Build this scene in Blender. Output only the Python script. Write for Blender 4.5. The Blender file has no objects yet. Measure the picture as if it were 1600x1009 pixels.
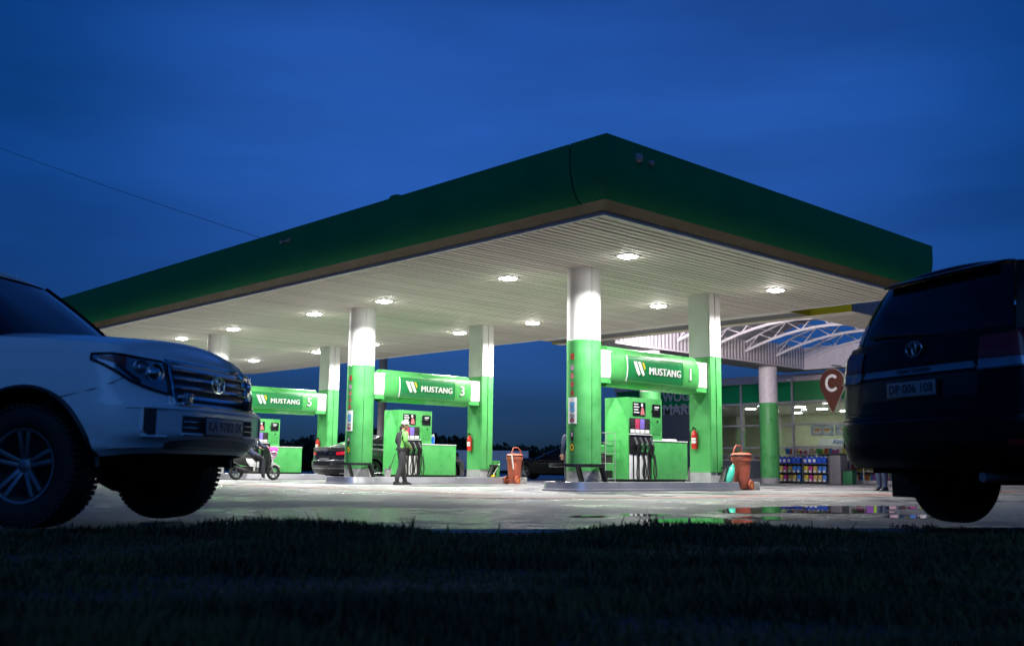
import bpy, bmesh, math, random
import numpy as np
from mathutils import Vector, Matrix

random.seed(7); rng = np.random.default_rng(11)
sc = bpy.context.scene
COL = sc.collection
R = math.radians
PI = math.pi

# ------------------------------------------------------------------ camera
cam = bpy.data.cameras.new('camera'); camo = bpy.data.objects.new('camera', cam); COL.objects.link(camo)
FW = Vector((0.67916316, 0.72032706, 0.14094799)); RT = Vector((0.72645991, -0.68711907, 0.01110799)); UP = Vector((-0.10484944, -0.09484892, 0.98995468))
m = Matrix((RT, UP, -FW)).transposed().to_4x4(); m.translation = Vector((0, 0, 0.449))
camo.matrix_world = m
cam.sensor_width = 36; cam.lens = 36.035; cam.clip_start = 0.05; cam.clip_end = 2000
cam.dof.use_dof = True; cam.dof.focus_distance = 24; cam.dof.aperture_fstop = 2.5
sc.camera = camo

# ------------------------------------------------------------------ dusk sky
world = bpy.data.worlds.new('World'); sc.world = world; world.use_nodes = True
wn = world.node_tree.nodes; wl = world.node_tree.links; wn.clear()
wo = wn.new('ShaderNodeOutputWorld'); wb = wn.new('ShaderNodeBackground'); wl.new(wb.outputs[0], wo.inputs[0])
sky = wn.new('ShaderNodeTexSky'); sky.sky_type = 'NISHITA'; sky.sun_disc = False
sky.sun_elevation = R(14); sky.sun_rotation = R(225); sky.air_density = 1.0; sky.dust_density = 0.3; sky.ozone_density = 3.0
tint = wn.new('ShaderNodeMixRGB'); tint.blend_type = 'MULTIPLY'; tint.inputs[0].default_value = 1; tint.inputs[2].default_value = (0.15, 0.40, 1.0, 1)
wl.new(sky.outputs[0], tint.inputs[1])
tc = wn.new('ShaderNodeTexCoord'); mp = wn.new('ShaderNodeMapping'); mp.inputs['Scale'].default_value = (1.0, 1.0, 5.5); mp.inputs['Rotation'].default_value = (R(9), R(-7), 0)
wl.new(tc.outputs['Generated'], mp.inputs[0])
nz = wn.new('ShaderNodeTexNoise'); nz.inputs['Scale'].default_value = 2.1; nz.inputs['Detail'].default_value = 4; nz.inputs['Roughness'].default_value = 0.45
wl.new(mp.outputs[0], nz.inputs['Vector'])
mr = wn.new('ShaderNodeMapRange'); mr.inputs['From Min'].default_value = .3; mr.inputs['From Max'].default_value = .72; mr.inputs['To Min'].default_value = 0.68; mr.inputs['To Max'].default_value = 1.20
wl.new(nz.outputs['Fac'], mr.inputs['Value'])
cl = wn.new('ShaderNodeMixRGB'); cl.blend_type = 'MULTIPLY'; cl.inputs[0].default_value = 1
wl.new(tint.outputs[0], cl.inputs[1]); wl.new(mr.outputs[0], cl.inputs[2])
# afterglow: the western sky ahead is lighter than the rest of the dome, and the haze band at the horizon is duller
dt = wn.new('ShaderNodeVectorMath'); dt.operation = 'DOT_PRODUCT'; wl.new(tc.outputs['Generated'], dt.inputs[0]); dt.inputs[1].default_value = Vector((.665, .665, .34)).normalized()
gl = wn.new('ShaderNodeMapRange'); gl.interpolation_type = 'SMOOTHERSTEP'; gl.inputs['From Min'].default_value = .87; gl.inputs['From Max'].default_value = 1.0; gl.inputs['To Min'].default_value = .56; gl.inputs['To Max'].default_value = .90
wl.new(dt.outputs['Value'], gl.inputs['Value'])
sx = wn.new('ShaderNodeSeparateXYZ'); wl.new(tc.outputs['Generated'], sx.inputs[0])
hz = wn.new('ShaderNodeMapRange'); hz.inputs['From Min'].default_value = .0; hz.inputs['From Max'].default_value = .32; hz.inputs['To Min'].default_value = .20; hz.inputs['To Max'].default_value = 1.0; wl.new(sx.outputs['Z'], hz.inputs['Value'])
mm = wn.new('ShaderNodeMath'); mm.operation = 'MULTIPLY'; wl.new(gl.outputs[0], mm.inputs[0]); wl.new(hz.outputs[0], mm.inputs[1])
c2 = wn.new('ShaderNodeMixRGB'); c2.blend_type = 'MULTIPLY'; c2.inputs[0].default_value = 1; wl.new(cl.outputs[0], c2.inputs[1]); wl.new(mm.outputs[0], c2.inputs[2]); wl.new(c2.outputs[0], wb.inputs[0])
tg = wn.new('ShaderNodeMixRGB'); tg.inputs[1].default_value = (.04, .36, 1.0, 1); tg.inputs[2].default_value = (.17, .41, 1.0, 1)
tr_ = wn.new('ShaderNodeMapRange'); tr_.inputs['From Min'].default_value = .5; tr_.inputs['From Max'].default_value = 1.0; wl.new(gl.outputs[0], tr_.inputs['Value']); wl.new(tr_.outputs[0], tg.inputs[0]); 
tl_ = wn.new('ShaderNodeMixRGB'); tl_.inputs[1].default_value = (.125, .29, 1.0, 1); wl.new(hz.outputs[0], tl_.inputs[0]); wl.new(tg.outputs[0], tl_.inputs[2]); wl.new(tl_.outputs[0], tint.inputs[2])
wb.inputs[1].default_value = 0.097
dusk_fill = bpy.data.lights.new('dusk_fill', 'SUN'); dusk_fill.energy = 0.30; dusk_fill.angle = R(50); dusk_fill.color = (.14, .40, 1)  # added broad blue fill from behind the camera, standing in for dusk light
dusk_fill_obj = bpy.data.objects.new('dusk_fill', dusk_fill); COL.objects.link(dusk_fill_obj); dusk_fill_obj.rotation_euler = (R(52), 0, R(-43))
sc.view_settings.view_transform = 'Standard'; sc.view_settings.look = 'None'; sc.view_settings.gamma = 1; sc.view_settings.exposure = 0
sc.cycles.max_bounces = 8; sc.cycles.diffuse_bounces = 4; sc.cycles.glossy_bounces = 4; sc.cycles.transmission_bounces = 6; sc.cycles.transparent_max_bounces = 10
sc.cycles.sample_clamp_indirect = 4; sc.cycles.caustics_reflective = False; sc.cycles.caustics_refractive = False
sc.cycles.use_denoising = True

# ------------------------------------------------------------------ materials
MATS = {}
def mat(name, col, rough=.5, metal=0., var=.12, scale=6., bump=0., bscale=60., coat=0., emit=None, estr=1., rvar=.08, alpha=1., trans=0., spec=.5, stretch=None):
    M = bpy.data.materials.new(name); M.use_nodes = True; n = M.node_tree.nodes; l = M.node_tree.links
    b = n['Principled BSDF']
    b.inputs['Metallic'].default_value = metal; b.inputs['Coat Weight'].default_value = coat; b.inputs['Coat Roughness'].default_value = .04
    b.inputs['Alpha'].default_value = alpha; b.inputs['Transmission Weight'].default_value = trans; b.inputs['Specular IOR Level'].default_value = spec
    t = n.new('ShaderNodeTexCoord'); vec = t.outputs['Object']
    if stretch:
        mpn = n.new('ShaderNodeMapping'); mpn.inputs['Scale'].default_value = stretch; l.new(vec, mpn.inputs[0]); vec = mpn.outputs[0]
    N = n.new('ShaderNodeTexNoise'); N.inputs['Scale'].default_value = scale; N.inputs['Detail'].default_value = 5; l.new(vec, N.inputs['Vector'])
    r = n.new('ShaderNodeValToRGB'); c = Vector(col[:3])
    lo = [max(0, x * (1 - var)) for x in c]; hi = [min(1, x * (1 + var)) for x in c]
    r.color_ramp.elements[0].position = .3; r.color_ramp.elements[1].position = .7
    r.color_ramp.elements[0].color = (*lo, 1); r.color_ramp.elements[1].color = (*hi, 1)
    l.new(N.outputs['Fac'], r.inputs[0]); l.new(r.outputs[0], b.inputs['Base Color'])
    q = n.new('ShaderNodeMapRange'); q.inputs['From Min'].default_value = .3; q.inputs['From Max'].default_value = .7
    q.inputs['To Min'].default_value = max(.01, rough - rvar * rough * 2); q.inputs['To Max'].default_value = min(1, rough + rvar * rough * 2)
    l.new(N.outputs['Fac'], q.inputs['Value']); l.new(q.outputs[0], b.inputs['Roughness'])
    if bump:
        B = n.new('ShaderNodeTexNoise'); B.inputs['Scale'].default_value = bscale; B.inputs['Detail'].default_value = 4; l.new(vec, B.inputs['Vector'])
        bp = n.new('ShaderNodeBump'); bp.inputs['Strength'].default_value = bump; bp.inputs['Distance'].default_value = .02; l.new(B.outputs['Fac'], bp.inputs['Height']); l.new(bp.outputs[0], b.inputs['Normal'])
    if emit:
        b.inputs['Emission Color'].default_value = (*emit, 1); b.inputs['Emission Strength'].default_value = estr
    MATS[name] = M
    return M

GREEN = mat('pump_green_paint', (.075, .40, .10), .40, var=.10, scale=3.5, rvar=.25)
DGREEN = mat('fascia_green_paint', (.003, .23, .085), .7, var=.08, scale=1.2, rvar=.1, spec=.2)
SGREEN = mat('sign_panel_green', (.02, .24, .07), .22, var=.06, coat=.3)
COLGREEN = mat('column_green_paint', (.075, .36, .10), .45, var=.14, scale=2.6, rvar=.25)
WHITE = mat('white_paint', (.78, .78, .765), .45, var=.07, scale=2.2, rvar=.2)
WHITEG = mat('white_gloss_plastic', (.82, .82, .82), .25, var=.03)
SLAT = mat('soffit_slat_white', (.79, .73, .645), .6, var=.05, scale=1.5, rvar=.1, spec=.3)
OLIVE = mat('fascia_yellow_strip', (.075, .055, .012), .6, var=.1)
YELLOW = mat('yellow_fascia', (.50, .42, .01), .5, var=.06)
DARKVOID = mat('dark_grey_board', (.07, .065, .06), .9)
GREYROOF = mat('grey_roof_sheet', (.18, .18, .19), .6)
STEEL = mat('brushed_steel', (.46, .46, .50), .34, metal=.8, var=.05, scale=1.2, rvar=.12)
CONC = mat('island_concrete', (.30, .30, .29), .8, var=.25, scale=5, bump=.3)
GREYP = mat('grey_paint', (.30, .30, .31), .5, var=.2, scale=5)
CHECK = mat('checker_plate', (.40, .40, .40), .35, metal=.7, bump=.8, bscale=30)
BLACKP = mat('black_plastic', (.012, .012, .013), .4, var=.2)
RUBBER = mat('black_rubber', (.012, .012, .012), .75, var=.25, bump=.2)
GRAPH = mat('graphite_metal', (.06, .06, .065), .3, metal=.8)
CHROME = mat('chrome', (.75, .76, .78), .08, metal=1., var=.03)
ALU = mat('alloy_wheel', (.24, .25, .27), .35, metal=.8, var=.1)
PRINTW = mat('white_print', (.85, .85, .83), .45, var=.02)
PRINTK = mat('dark_print', (.02, .02, .025), .5, var=.05)
REDP = mat('red_paint', (.62, .02, .015), .3, var=.08, coat=.3)
BRICKRED = mat('orange_red_plastic', (.36, .08, .045), .45, var=.15, scale=4)
PINK = mat('grade_red', (.55, .06, .13), .3)
PURPLE = mat('grade_purple', (.24, .17, .62), .3)
DGRADE = mat('grade_black', (.04, .035, .035), .25)
SCREEN = mat('pump_screen', (.015, .015, .018), .12, coat=.6)
BLUEP = mat('blue_plastic', (.01, .13, .60), .3)
TEAL = mat('teal_plastic', (.06, .50, .36), .35)
YEL = mat('yellow_sticker', (.75, .60, .02), .4)
BLUEPRT = mat('blue_print', (.15, .42, .68), .4)
BROWNPRT = mat('maroon_print', (.32, .12, .12), .4)
SKIN = mat('skin', (.48, .27, .19), .55, var=.08)

# ------------------------------------------------------------------ mesh helpers
class MB:
    def __init__(s): s.v = []; s.f = []; s.m = []
    def add(s, vs, fs, mi=0):
        o = len(s.v); s.v += [tuple(x) for x in vs]; s.f += [tuple(i + o for i in f) for f in fs]; s.m += [mi] * len(fs); return s
    def box(s, x0, x1, y0, y1, z0, z1, mi=0):
        return s.add([(x0, y0, z0), (x1, y0, z0), (x1, y1, z0), (x0, y1, z0), (x0, y0, z1), (x1, y0, z1), (x1, y1, z1), (x0, y1, z1)],
                     [(3, 2, 1, 0), (4, 5, 6, 7), (0, 1, 5, 4), (1, 2, 6, 5), (2, 3, 7, 6), (3, 0, 4, 7)], mi)
    def bar(s, p, q, w, h, mi=0, up=(0, 0, 1)):
        p, q = Vector(p), Vector(q); d = (q - p).normalized(); u = Vector(up)
        if abs(d.dot(u)) > .98: u = Vector((1, 0, 0))
        a = d.cross(u).normalized(); b = a.cross(d)
        vs = [c + a * (w / 2 * i) + b * (h / 2 * j) for c in (p, q) for i, j in ((-1, -1), (1, -1), (1, 1), (-1, 1))]
        return s.add(vs, [(0, 1, 2, 3)[::-1], (4, 5, 6, 7), (0, 1, 5, 4), (1, 2, 6, 5), (2, 3, 7, 6), (3, 0, 4, 7)], mi)
    def cyl(s, p, q, r0, r1=None, n=16, caps=True, mi=0):
        return s.tube([p, q], [r0, r0 if r1 is None else r1], n, caps, mi)
    def tube(s, path, r, n=8, caps=True, mi=0, flat=1.):
        P = [Vector(x) for x in path]; k = len(P); rr = r if isinstance(r, (list, tuple)) else [r] * k
        vs = []; pa = None
        for i in range(k):
            d = (P[min(i + 1, k - 1)] - P[max(i - 1, 0)])
            if d.length < 1e-9: d = Vector((0, 0, 1))
            d.normalize()
            if pa is None:
                u = Vector((0, 0, 1)) if abs(d.z) < .95 else Vector((1, 0, 0)); a = d.cross(u).normalized()
            else:
                a = (pa - d * pa.dot(d)); a = a.normalized() if a.length > 1e-6 else d.orthogonal().normalized()
            pa = a; b = a.cross(d)
            for j in range(n):
                t = 2 * PI * j / n; vs.append(P[i] + a * (math.cos(t) * rr[i]) + b * (math.sin(t) * rr[i] * flat))
        fs = [(i * n + j, i * n + (j + 1) % n, (i + 1) * n + (j + 1) % n, (i + 1) * n + j) for i in range(k - 1) for j in range(n)]
        if caps: fs += [tuple(range(n - 1, -1, -1)), tuple((k - 1) * n + j for j in range(n))]
        return s.add(vs, fs, mi)
    def lathe(s, prof, c=(0, 0, 0), n=24, axis='z', mi=0, a0=0., a1=2 * PI):
        full = abs(a1 - a0 - 2 * PI) < 1e-6; k = len(prof); nn = n if full else n + 1; vs = []
        for (r, z) in prof:
            for j in range(nn):
                t = a0 + (a1 - a0) * j / n; x, y = r * math.cos(t), r * math.sin(t)
                vs.append({'z': (c[0] + x, c[1] + y, c[2] + z), 'y': (c[0] + x, c[1] + z, c[2] - y), 'x': (c[0] + z, c[1] + x, c[2] + y)}[axis])
        fs = []
        for i in range(k - 1):
            for j in range(n):
                j2 = (j + 1) % nn if full else j + 1
                fs.append((i * nn + j, i * nn + j2, (i + 1) * nn + j2, (i + 1) * nn + j))
        return s.add(vs, fs, mi)
    def grid(s, fn, nu, nv, mi=0, flip=False):
        vs = [fn(i / nu, j / nv) for i in range(nu + 1) for j in range(nv + 1)]; w = nv + 1
        fs = [(i * w + j, (i + 1) * w + j, (i + 1) * w + j + 1, i * w + j + 1) for i in range(nu) for j in range(nv)]
        if flip: fs = [f[::-1] for f in fs]
        return s.add(vs, fs, mi)
    def prism(s, poly, fn0, fn1, mi=0):
        n = len(poly); vs = [fn0(*p) for p in poly] + [fn1(*p) for p in poly]
        return s.add(vs, [tuple(range(n))[::-1], tuple(range(n, 2 * n))] + [(i, (i + 1) % n, n + (i + 1) % n, n + i) for i in range(n)], mi)
    def mesh(s, name, mats, smooth=35, bevel=0., solid=0.):
        me = bpy.data.meshes.new(name); me.from_pydata(s.v, [], s.f)
        mats = mats if isinstance(mats, (list, tuple)) else [mats]
        for x in mats: me.materials.append(x)
        if len(mats) > 1: me.polygons.foreach_set('material_index', s.m)
        bm = bmesh.new(); bm.from_mesh(me)
        bmesh.ops.remove_doubles(bm, verts=bm.verts, dist=1e-5)
        bmesh.ops.recalc_face_normals(bm, faces=bm.faces)
        if bevel:
            ed = [e for e in bm.edges if len(e.link_faces) == 2 and e.calc_face_angle(0) > .6]
            bmesh.ops.bevel(bm, geom=ed, offset=bevel, segments=2, profile=.6, affect='EDGES', clamp_overlap=True)
        if solid: bmesh.ops.solidify(bm, geom=bm.faces[:], thickness=solid)
        bm.to_mesh(me); bm.free()
        if smooth:
            me.shade_smooth(); me.set_sharp_from_angle(angle=R(smooth))
        return me
    def build(s, name, mats, parent=None, smooth=35, bevel=0., solid=0., loc=None, rotz=0.):
        o = bpy.data.objects.new(name, s.mesh(name, mats, smooth, bevel, solid)); COL.objects.link(o); o.parent = parent
        if loc: o.location = loc
        if rotz: o.rotation_euler.z = rotz
        return o

def tag(o, label=None, cat=None, group=None, kind=None):
    if label: o['label'] = label
    if cat: o['category'] = cat
    if group: o['group'] = group
    if kind: o['kind'] = kind
    return o
def thing(name, label, cat, loc=(0, 0, 0), rotz=0, group=None):
    o = bpy.data.objects.new(name, None); COL.objects.link(o); o.location = loc; o.rotation_euler.z = rotz
    return tag(o, label, cat, group)
def copy_tree(o, parent=None):
    c = o.copy(); COL.objects.link(c); c.parent = parent
    for ch in list(o.children): copy_tree(ch, c)
    return c
def inst(me, name, parent=None, loc=(0, 0, 0), rot=(0, 0, 0), scale=(1, 1, 1)):
    o = bpy.data.objects.new(name, me); COL.objects.link(o); o.parent = parent; o.location = loc; o.rotation_euler = rot; o.scale = scale; return o

_dg = None
def text_mb(txt, size, extrude=.006, bold=0., align='CENTER', space=1.):
    """letters as an MB lying in x (right) / y (up), extruded in z"""
    cu = bpy.data.curves.new('t', 'FONT'); cu.body = txt; cu.size = size; cu.extrude = extrude; cu.offset = bold; cu.align_x = align; cu.align_y = 'CENTER'
    cu.space_character = space; cu.resolution_u = 3
    o = bpy.data.objects.new('t', cu); COL.objects.link(o)
    dg = bpy.context.evaluated_depsgraph_get(); dg.update(); me = o.evaluated_get(dg).to_mesh()
    b = MB(); b.add([v.co[:] for v in me.vertices], [tuple(p.vertices) for p in me.polygons])
    o.evaluated_get(dg).to_mesh_clear(); bpy.data.objects.remove(o); bpy.data.curves.remove(cu)
    return b
def remap(b, fn): b.v = [tuple(fn(*v)) for v in b.v]; return b
def shear(b, k): return remap(b, lambda x, y, z: (x + k * y, y, z))
# ================================================================== ground, forecourt, puddles
SOIL = mat('soil', (.05, .045, .035), .95, var=.3, bump=.6, bscale=20)
gm = MB(); gm.add([(-700, -700, -.03), (700, -700, -.03), (700, 700, -.03), (-700, 700, -.03)], [(0, 1, 2, 3)])
tag(gm.build('ground', SOIL), kind='structure')
EDGE = [(-14, 18.3), (-3, 11.2), (.9, 8.8), (2.6, 7.55), (4.0, 6.75), (5.3, 5.85), (6.85, 4.85), (8.8, 3.85), (11.4, 2.35), (16, -.5), (30, -8.2)]

def pave_mat():
    M = bpy.data.materials.new('wet_pavement'); M.use_nodes = True; n = M.node_tree.nodes; l = M.node_tree.links; b = n['Principled BSDF']
    t = n.new('ShaderNodeTexCoord'); v = t.outputs['Object']
    def noise(s, d=5, rg=.55, vec=v):
        x = n.new('ShaderNodeTexNoise'); x.inputs['Scale'].default_value = s; x.inputs['Detail'].default_value = d; x.inputs['Roughness'].default_value = rg; l.new(vec, x.inputs['Vector']); return x.outputs['Fac']
    def mrange(x, a, c, d, e):
        q = n.new('ShaderNodeMapRange'); q.inputs['From Min'].default_value = a; q.inputs['From Max'].default_value = c; q.inputs['To Min'].default_value = d; q.inputs['To Max'].default_value = e; l.new(x, q.inputs['Value']); return q.outputs[0]
    def math_(op, a, c):
        q = n.new('ShaderNodeMath'); q.operation = op
        for i, x in enumerate((a, c)):
            if isinstance(x, (int, float)): q.inputs[i].default_value = x
            else: l.new(x, q.inputs[i])
        return q.outputs[0]
    big = noise(.42, 4); mid = noise(2.6, 6, .65); fine = noise(60, 3, .75); grit = noise(13, 5, .75)
    wet = mrange(math_('ADD', math_('MULTIPLY', big, .65), math_('MULTIPLY', mid, .35)), .45, .54, 0, 1)     # 0 wet .. 1 drying
    r = n.new('ShaderNodeValToRGB'); l.new(math_('ADD', math_('MULTIPLY', wet, .6), math_('MULTIPLY', grit, .4)), r.inputs[0])
    r.color_ramp.elements[0].color = (.035, .035, .04, 1); r.color_ramp.elements[1].color = (.29, .285, .285, 1); r.color_ramp.elements[0].position = .15; r.color_ramp.elements[1].position = .85
    l.new(r.outputs[0], b.inputs['Base Color']); b.inputs['Specular IOR Level'].default_value = .85
    l.new(math_('ADD', mrange(wet, 0, 1, .22, .50), mrange(fine, .3, .7, -.06, .08)), b.inputs['Roughness'])
    bp = n.new('ShaderNodeBump'); bp.inputs['Distance'].default_value = .05; l.new(mrange(wet, 0, 1, .35, .9), bp.inputs['Strength'])
    l.new(math_('ADD', fine, grit), bp.inputs['Height']); l.new(bp.outputs[0], b.inputs['Normal'])
    return M
PAVE = pave_mat()
fm = MB(); pts = [(x, y, 0) for x, y in EDGE] + [(90, -9, 0), (90, 90, 0), (-14, 90, 0)]
fm.add(pts, [tuple(range(len(pts)))])
tag(fm.build('forecourt_pavement', PAVE), kind='structure')
# thickness lip of the pavement along the verge
km = MB()
for (x0, y0), (x1, y1) in zip(EDGE, EDGE[1:]): km.add([(x0, y0, -.002), (x1, y1, -.002), (x1, y1, -.03), (x0, y0, -.03)], [(0, 1, 2, 3)])
tag(km.build('pavement_edge', CONC), kind='structure')

WATER = mat('puddle_water', (.012, .013, .015), .012, var=.05, rvar=.0, spec=.6)
def puddle(pts, z=.004):
    k = 6; P = [Vector((x, y, 0)) for x, y in pts]; n = len(P); out = []
    for i in range(n):
        a, b, c, d = P[i - 1], P[i], P[(i + 1) % n], P[(i + 2) % n]
        for j in range(k):
            t = j / k
            q = .5 * ((2 * b) + (c - a) * t + (2 * a - 5 * b + 4 * c - d) * t * t + (3 * b - a - 3 * c + d) * t ** 3)
            out.append((q.x + random.uniform(-.06, .06), q.y + random.uniform(-.06, .06), z))
    b = MB(); b.add(out, [tuple(range(len(out)))])
    return tag(b.build('puddle', WATER, smooth=0), kind='structure')
puddle([(7.35, 6.1), (7.9, 6.15), (8.3, 5.95), (8.25, 5.5), (7.9, 5.2), (7.5, 5.35), (7.2, 5.7)])
puddle([(8.0, 6.8), (8.35, 7.0), (8.6, 6.75), (8.25, 6.55)])
puddle([(8.6, 5.9), (9.0, 6.0), (9.2, 5.6), (8.85, 5.3), (8.55, 5.5)])
puddle([(7.3, 6.9), (7.6, 7.0), (7.7, 6.75), (7.4, 6.65)])
puddle([(9.9, 7.0), (11.2, 7.5), (12.6, 7.35), (13.7, 6.6), (13.3, 6.1), (12.3, 6.2), (11.5, 5.7), (10.6, 5.9), (10.2, 6.3), (9.6, 6.5)])
puddle([(10.3, 5.3), (11.0, 5.35), (11.5, 4.9), (10.8, 4.6), (10.2, 4.9)])

REDLINE = mat('faded_red_road_paint', (.30, .12, .09), .55, var=.35, scale=4, bump=.3)
def strip(path, w, z, mt, name):
    b = MB(); P = [Vector((*q, z)) for q in path]
    vs = []
    for i, q in enumerate(P):
        d = (P[min(i + 1, len(P) - 1)] - P[max(i - 1, 0)]).normalized(); nn = Vector((-d.y, d.x, 0)); vs += [q + nn * w / 2, q - nn * w / 2]
    b.add(vs, [(2 * i, 2 * i + 1, 2 * i + 3, 2 * i + 2) for i in range(len(P) - 1)])
    return tag(b.build(name, mt), kind='structure')
strip([(10.2, 12.6), (12.2, 11.4), (14.3, 10.9), (16.8, 10.8), (19, 10.4), (23, 10.6), (30, 11)], .55, .006, REDLINE, 'red_road_line')
strip([(12.0, 31), (12.2, 24), (12.3, 18), (12.1, 13.2)], .4, .006, REDLINE, 'red_road_line')

# ================================================================== canopy
X0, X1, Y0, Y1, HS = 12.89, 24.42, 11.41, 43.9, 4.8
canopy = thing('canopy', 'large flat fuel canopy with dark green fascia and white slatted ceiling', 'canopy', (18.6, 27.6, 0))
def cpart(b, name, mt, **k):
    o = b.build(name, mt, canopy, **k); o.location = (-18.6, -27.6, 0); return o
PROF = [(.50, 5.99), (.58, 5.96), (.58, 5.66), (.572, 5.52), (.552, 5.38), (.52, 5.25), (.47, 5.13), (.40, 5.03), (.31, 4.945)]
UNDER = [(.31, 4.945), (.20, 4.90), (.03, 4.845)]
def ring_pt(side, u, o, z):
    # side 0: -x face, 1: -y face, 2: +x face, 3: +y face ; u runs along
    return {0: (X0 - o, u, z), 1: (u, Y0 - o, z), 2: (X1 - .10, u, z), 3: (u, Y1 + o, z)}[side]
def fascia(side, u0, u1, c0, c1, prof):
    """c0/c1: mitre flags at the ends"""
    b = MB()
    def fn(i, j):
        o, z = prof[round(j * (len(prof) - 1))]; u = u0 + (u1 - u0) * i
        if i == 0 and c0: u = u0 - o
        if i == 1 and c1: u = (X1 - .10) if side in (1, 3) else u1 + o
        return ring_pt(side, u, o, z)
    return b.grid(fn, 1, len(prof) - 1)
for side, (s0, s1), step in ((0, (Y0, Y1), 4.07), (1, (X0, X1), 3.83), (2, (Y0, Y1), 4.07), (3, (X0, X1), 3.83)):
    cuts = [s0 + .35] if side == 0 else [s0]
    if side == 0: cuts = [s0, s0 + .25] + [s0 + .25 + step * i for i in range(1, 8)] + [s1]
    else: cuts = [s0 + (s1 - s0) * i / max(1, round((s1 - s0) / step)) for i in range(round((s1 - s0) / step) + 1)]
    for i in range(len(cuts) - 1):
        a, c = cuts[i], cuts[i + 1]; f0, f1 = i == 0, i == len(cuts) - 2
        g0, g1 = (.012 if side == 0 and i == 1 else .0008), (.012 if side == 0 and i == 0 else .0008)
        cpart(fascia(side, a + (0 if f0 else g0), c - (0 if f1 else g1), f0, f1, PROF), 'fascia_panel', DGREEN)
    cpart(fascia(side, s0, s1, True, True, UNDER), 'fascia_underside', OLIVE)
b = MB(); b.box(X0 - .50, X1 - .2, Y0 - .50, Y1 + .50, 5.4, 5.975); cpart(b, 'roof_deck', DARKVOID, smooth=0)
b = MB(); b.box(X0 + .01, X1 - .01, Y0 + .01, Y1 - .01, 4.88, 4.93); cpart(b, 'ceiling_board', DARKVOID, smooth=0)
for (x0, x1, y0, y1) in ((X0, X0 + .07, Y0, Y1), (X1 - .07, X1, Y0, Y1), (X0 + .07, X1 - .07, Y0, Y0 + .07), (X0 + .07, X1 - .07, Y1 - .07, Y1)):
    b = MB(); b.box(x0, x1, y0, y1, 4.78, 4.87); cpart(b, 'edge_trim', WHITE, bevel=.006)
sl = MB(); sl.box(X0 + .072, X1 - .072, -.075, .075, 0, .022); SL3 = [SLAT] + [mat('soffit_slat_white', tuple(c * f for c in (.79, .73, .645)), .6, var=.07, scale=1.1, spec=.3) for f in (.93, .87)]
slms = [sl.mesh('soffit_slat', q, bevel=.005) for q in SL3]
ns = int((Y1 - Y0 - .14) / .19)
for i in range(ns):
    inst(slms[random.choice((0, 0, 0, 1, 1, 2))], 'soffit_slat', canopy, (-18.6, Y0 + .07 + .095 + i * .19 - 27.6 + random.uniform(-.002, .002), HS + random.uniform(-.002, .002)))
b = MB(); b.lathe([(.19, 0), (.185, .06), (.15, .115), (.08, .145), (0, .15)], (X0 - .30, 16.9, 5.96), 20); cpart(b, 'dome_cap', DGREEN)

# columns
COLS = [15.06 + 8.35 * k for k in range(4)]
stick_cols = [(.45, .06, .04), (.55, .35, .5), (.6, .2, .2), (.55, .12, .1), (.45, .1, .08)]
SMATS = [mat('sticker_print', c, .4, var=.5, scale=30) for c in stick_cols]
def patch_on_col(cx, cy, r, a0, a1, z0, z1, n=5, th=.006, oval=False):
    b = MB()
    if oval:
        ac, zc = (a0 + a1) / 2, (z0 + z1) / 2; N = 16; vs = [(cx + (r + th) * math.cos(ac), cy + (r + th) * math.sin(ac), zc)]
        for i in range(N):
            t = 2 * PI * i / N; a = ac + (a1 - a0) / 2 * math.cos(t); vs.append((cx + (r + th) * math.cos(a), cy + (r + th) * math.sin(a), zc + (z1 - z0) / 2 * math.sin(t)))
        return b.add(vs, [(0, i + 1, (i + 1) % N + 1) for i in range(N)])
    return b.grid(lambda u, v: (cx + (r + th) * math.cos(a0 + (a1 - a0) * u), cy + (r + th) * math.sin(a0 + (a1 - a0) * u), z0 + (z1 - z0) * v), n, 1)
def sub(b, name, mt, parent, **k): return b.build(name, mt, parent, **k)
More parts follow.
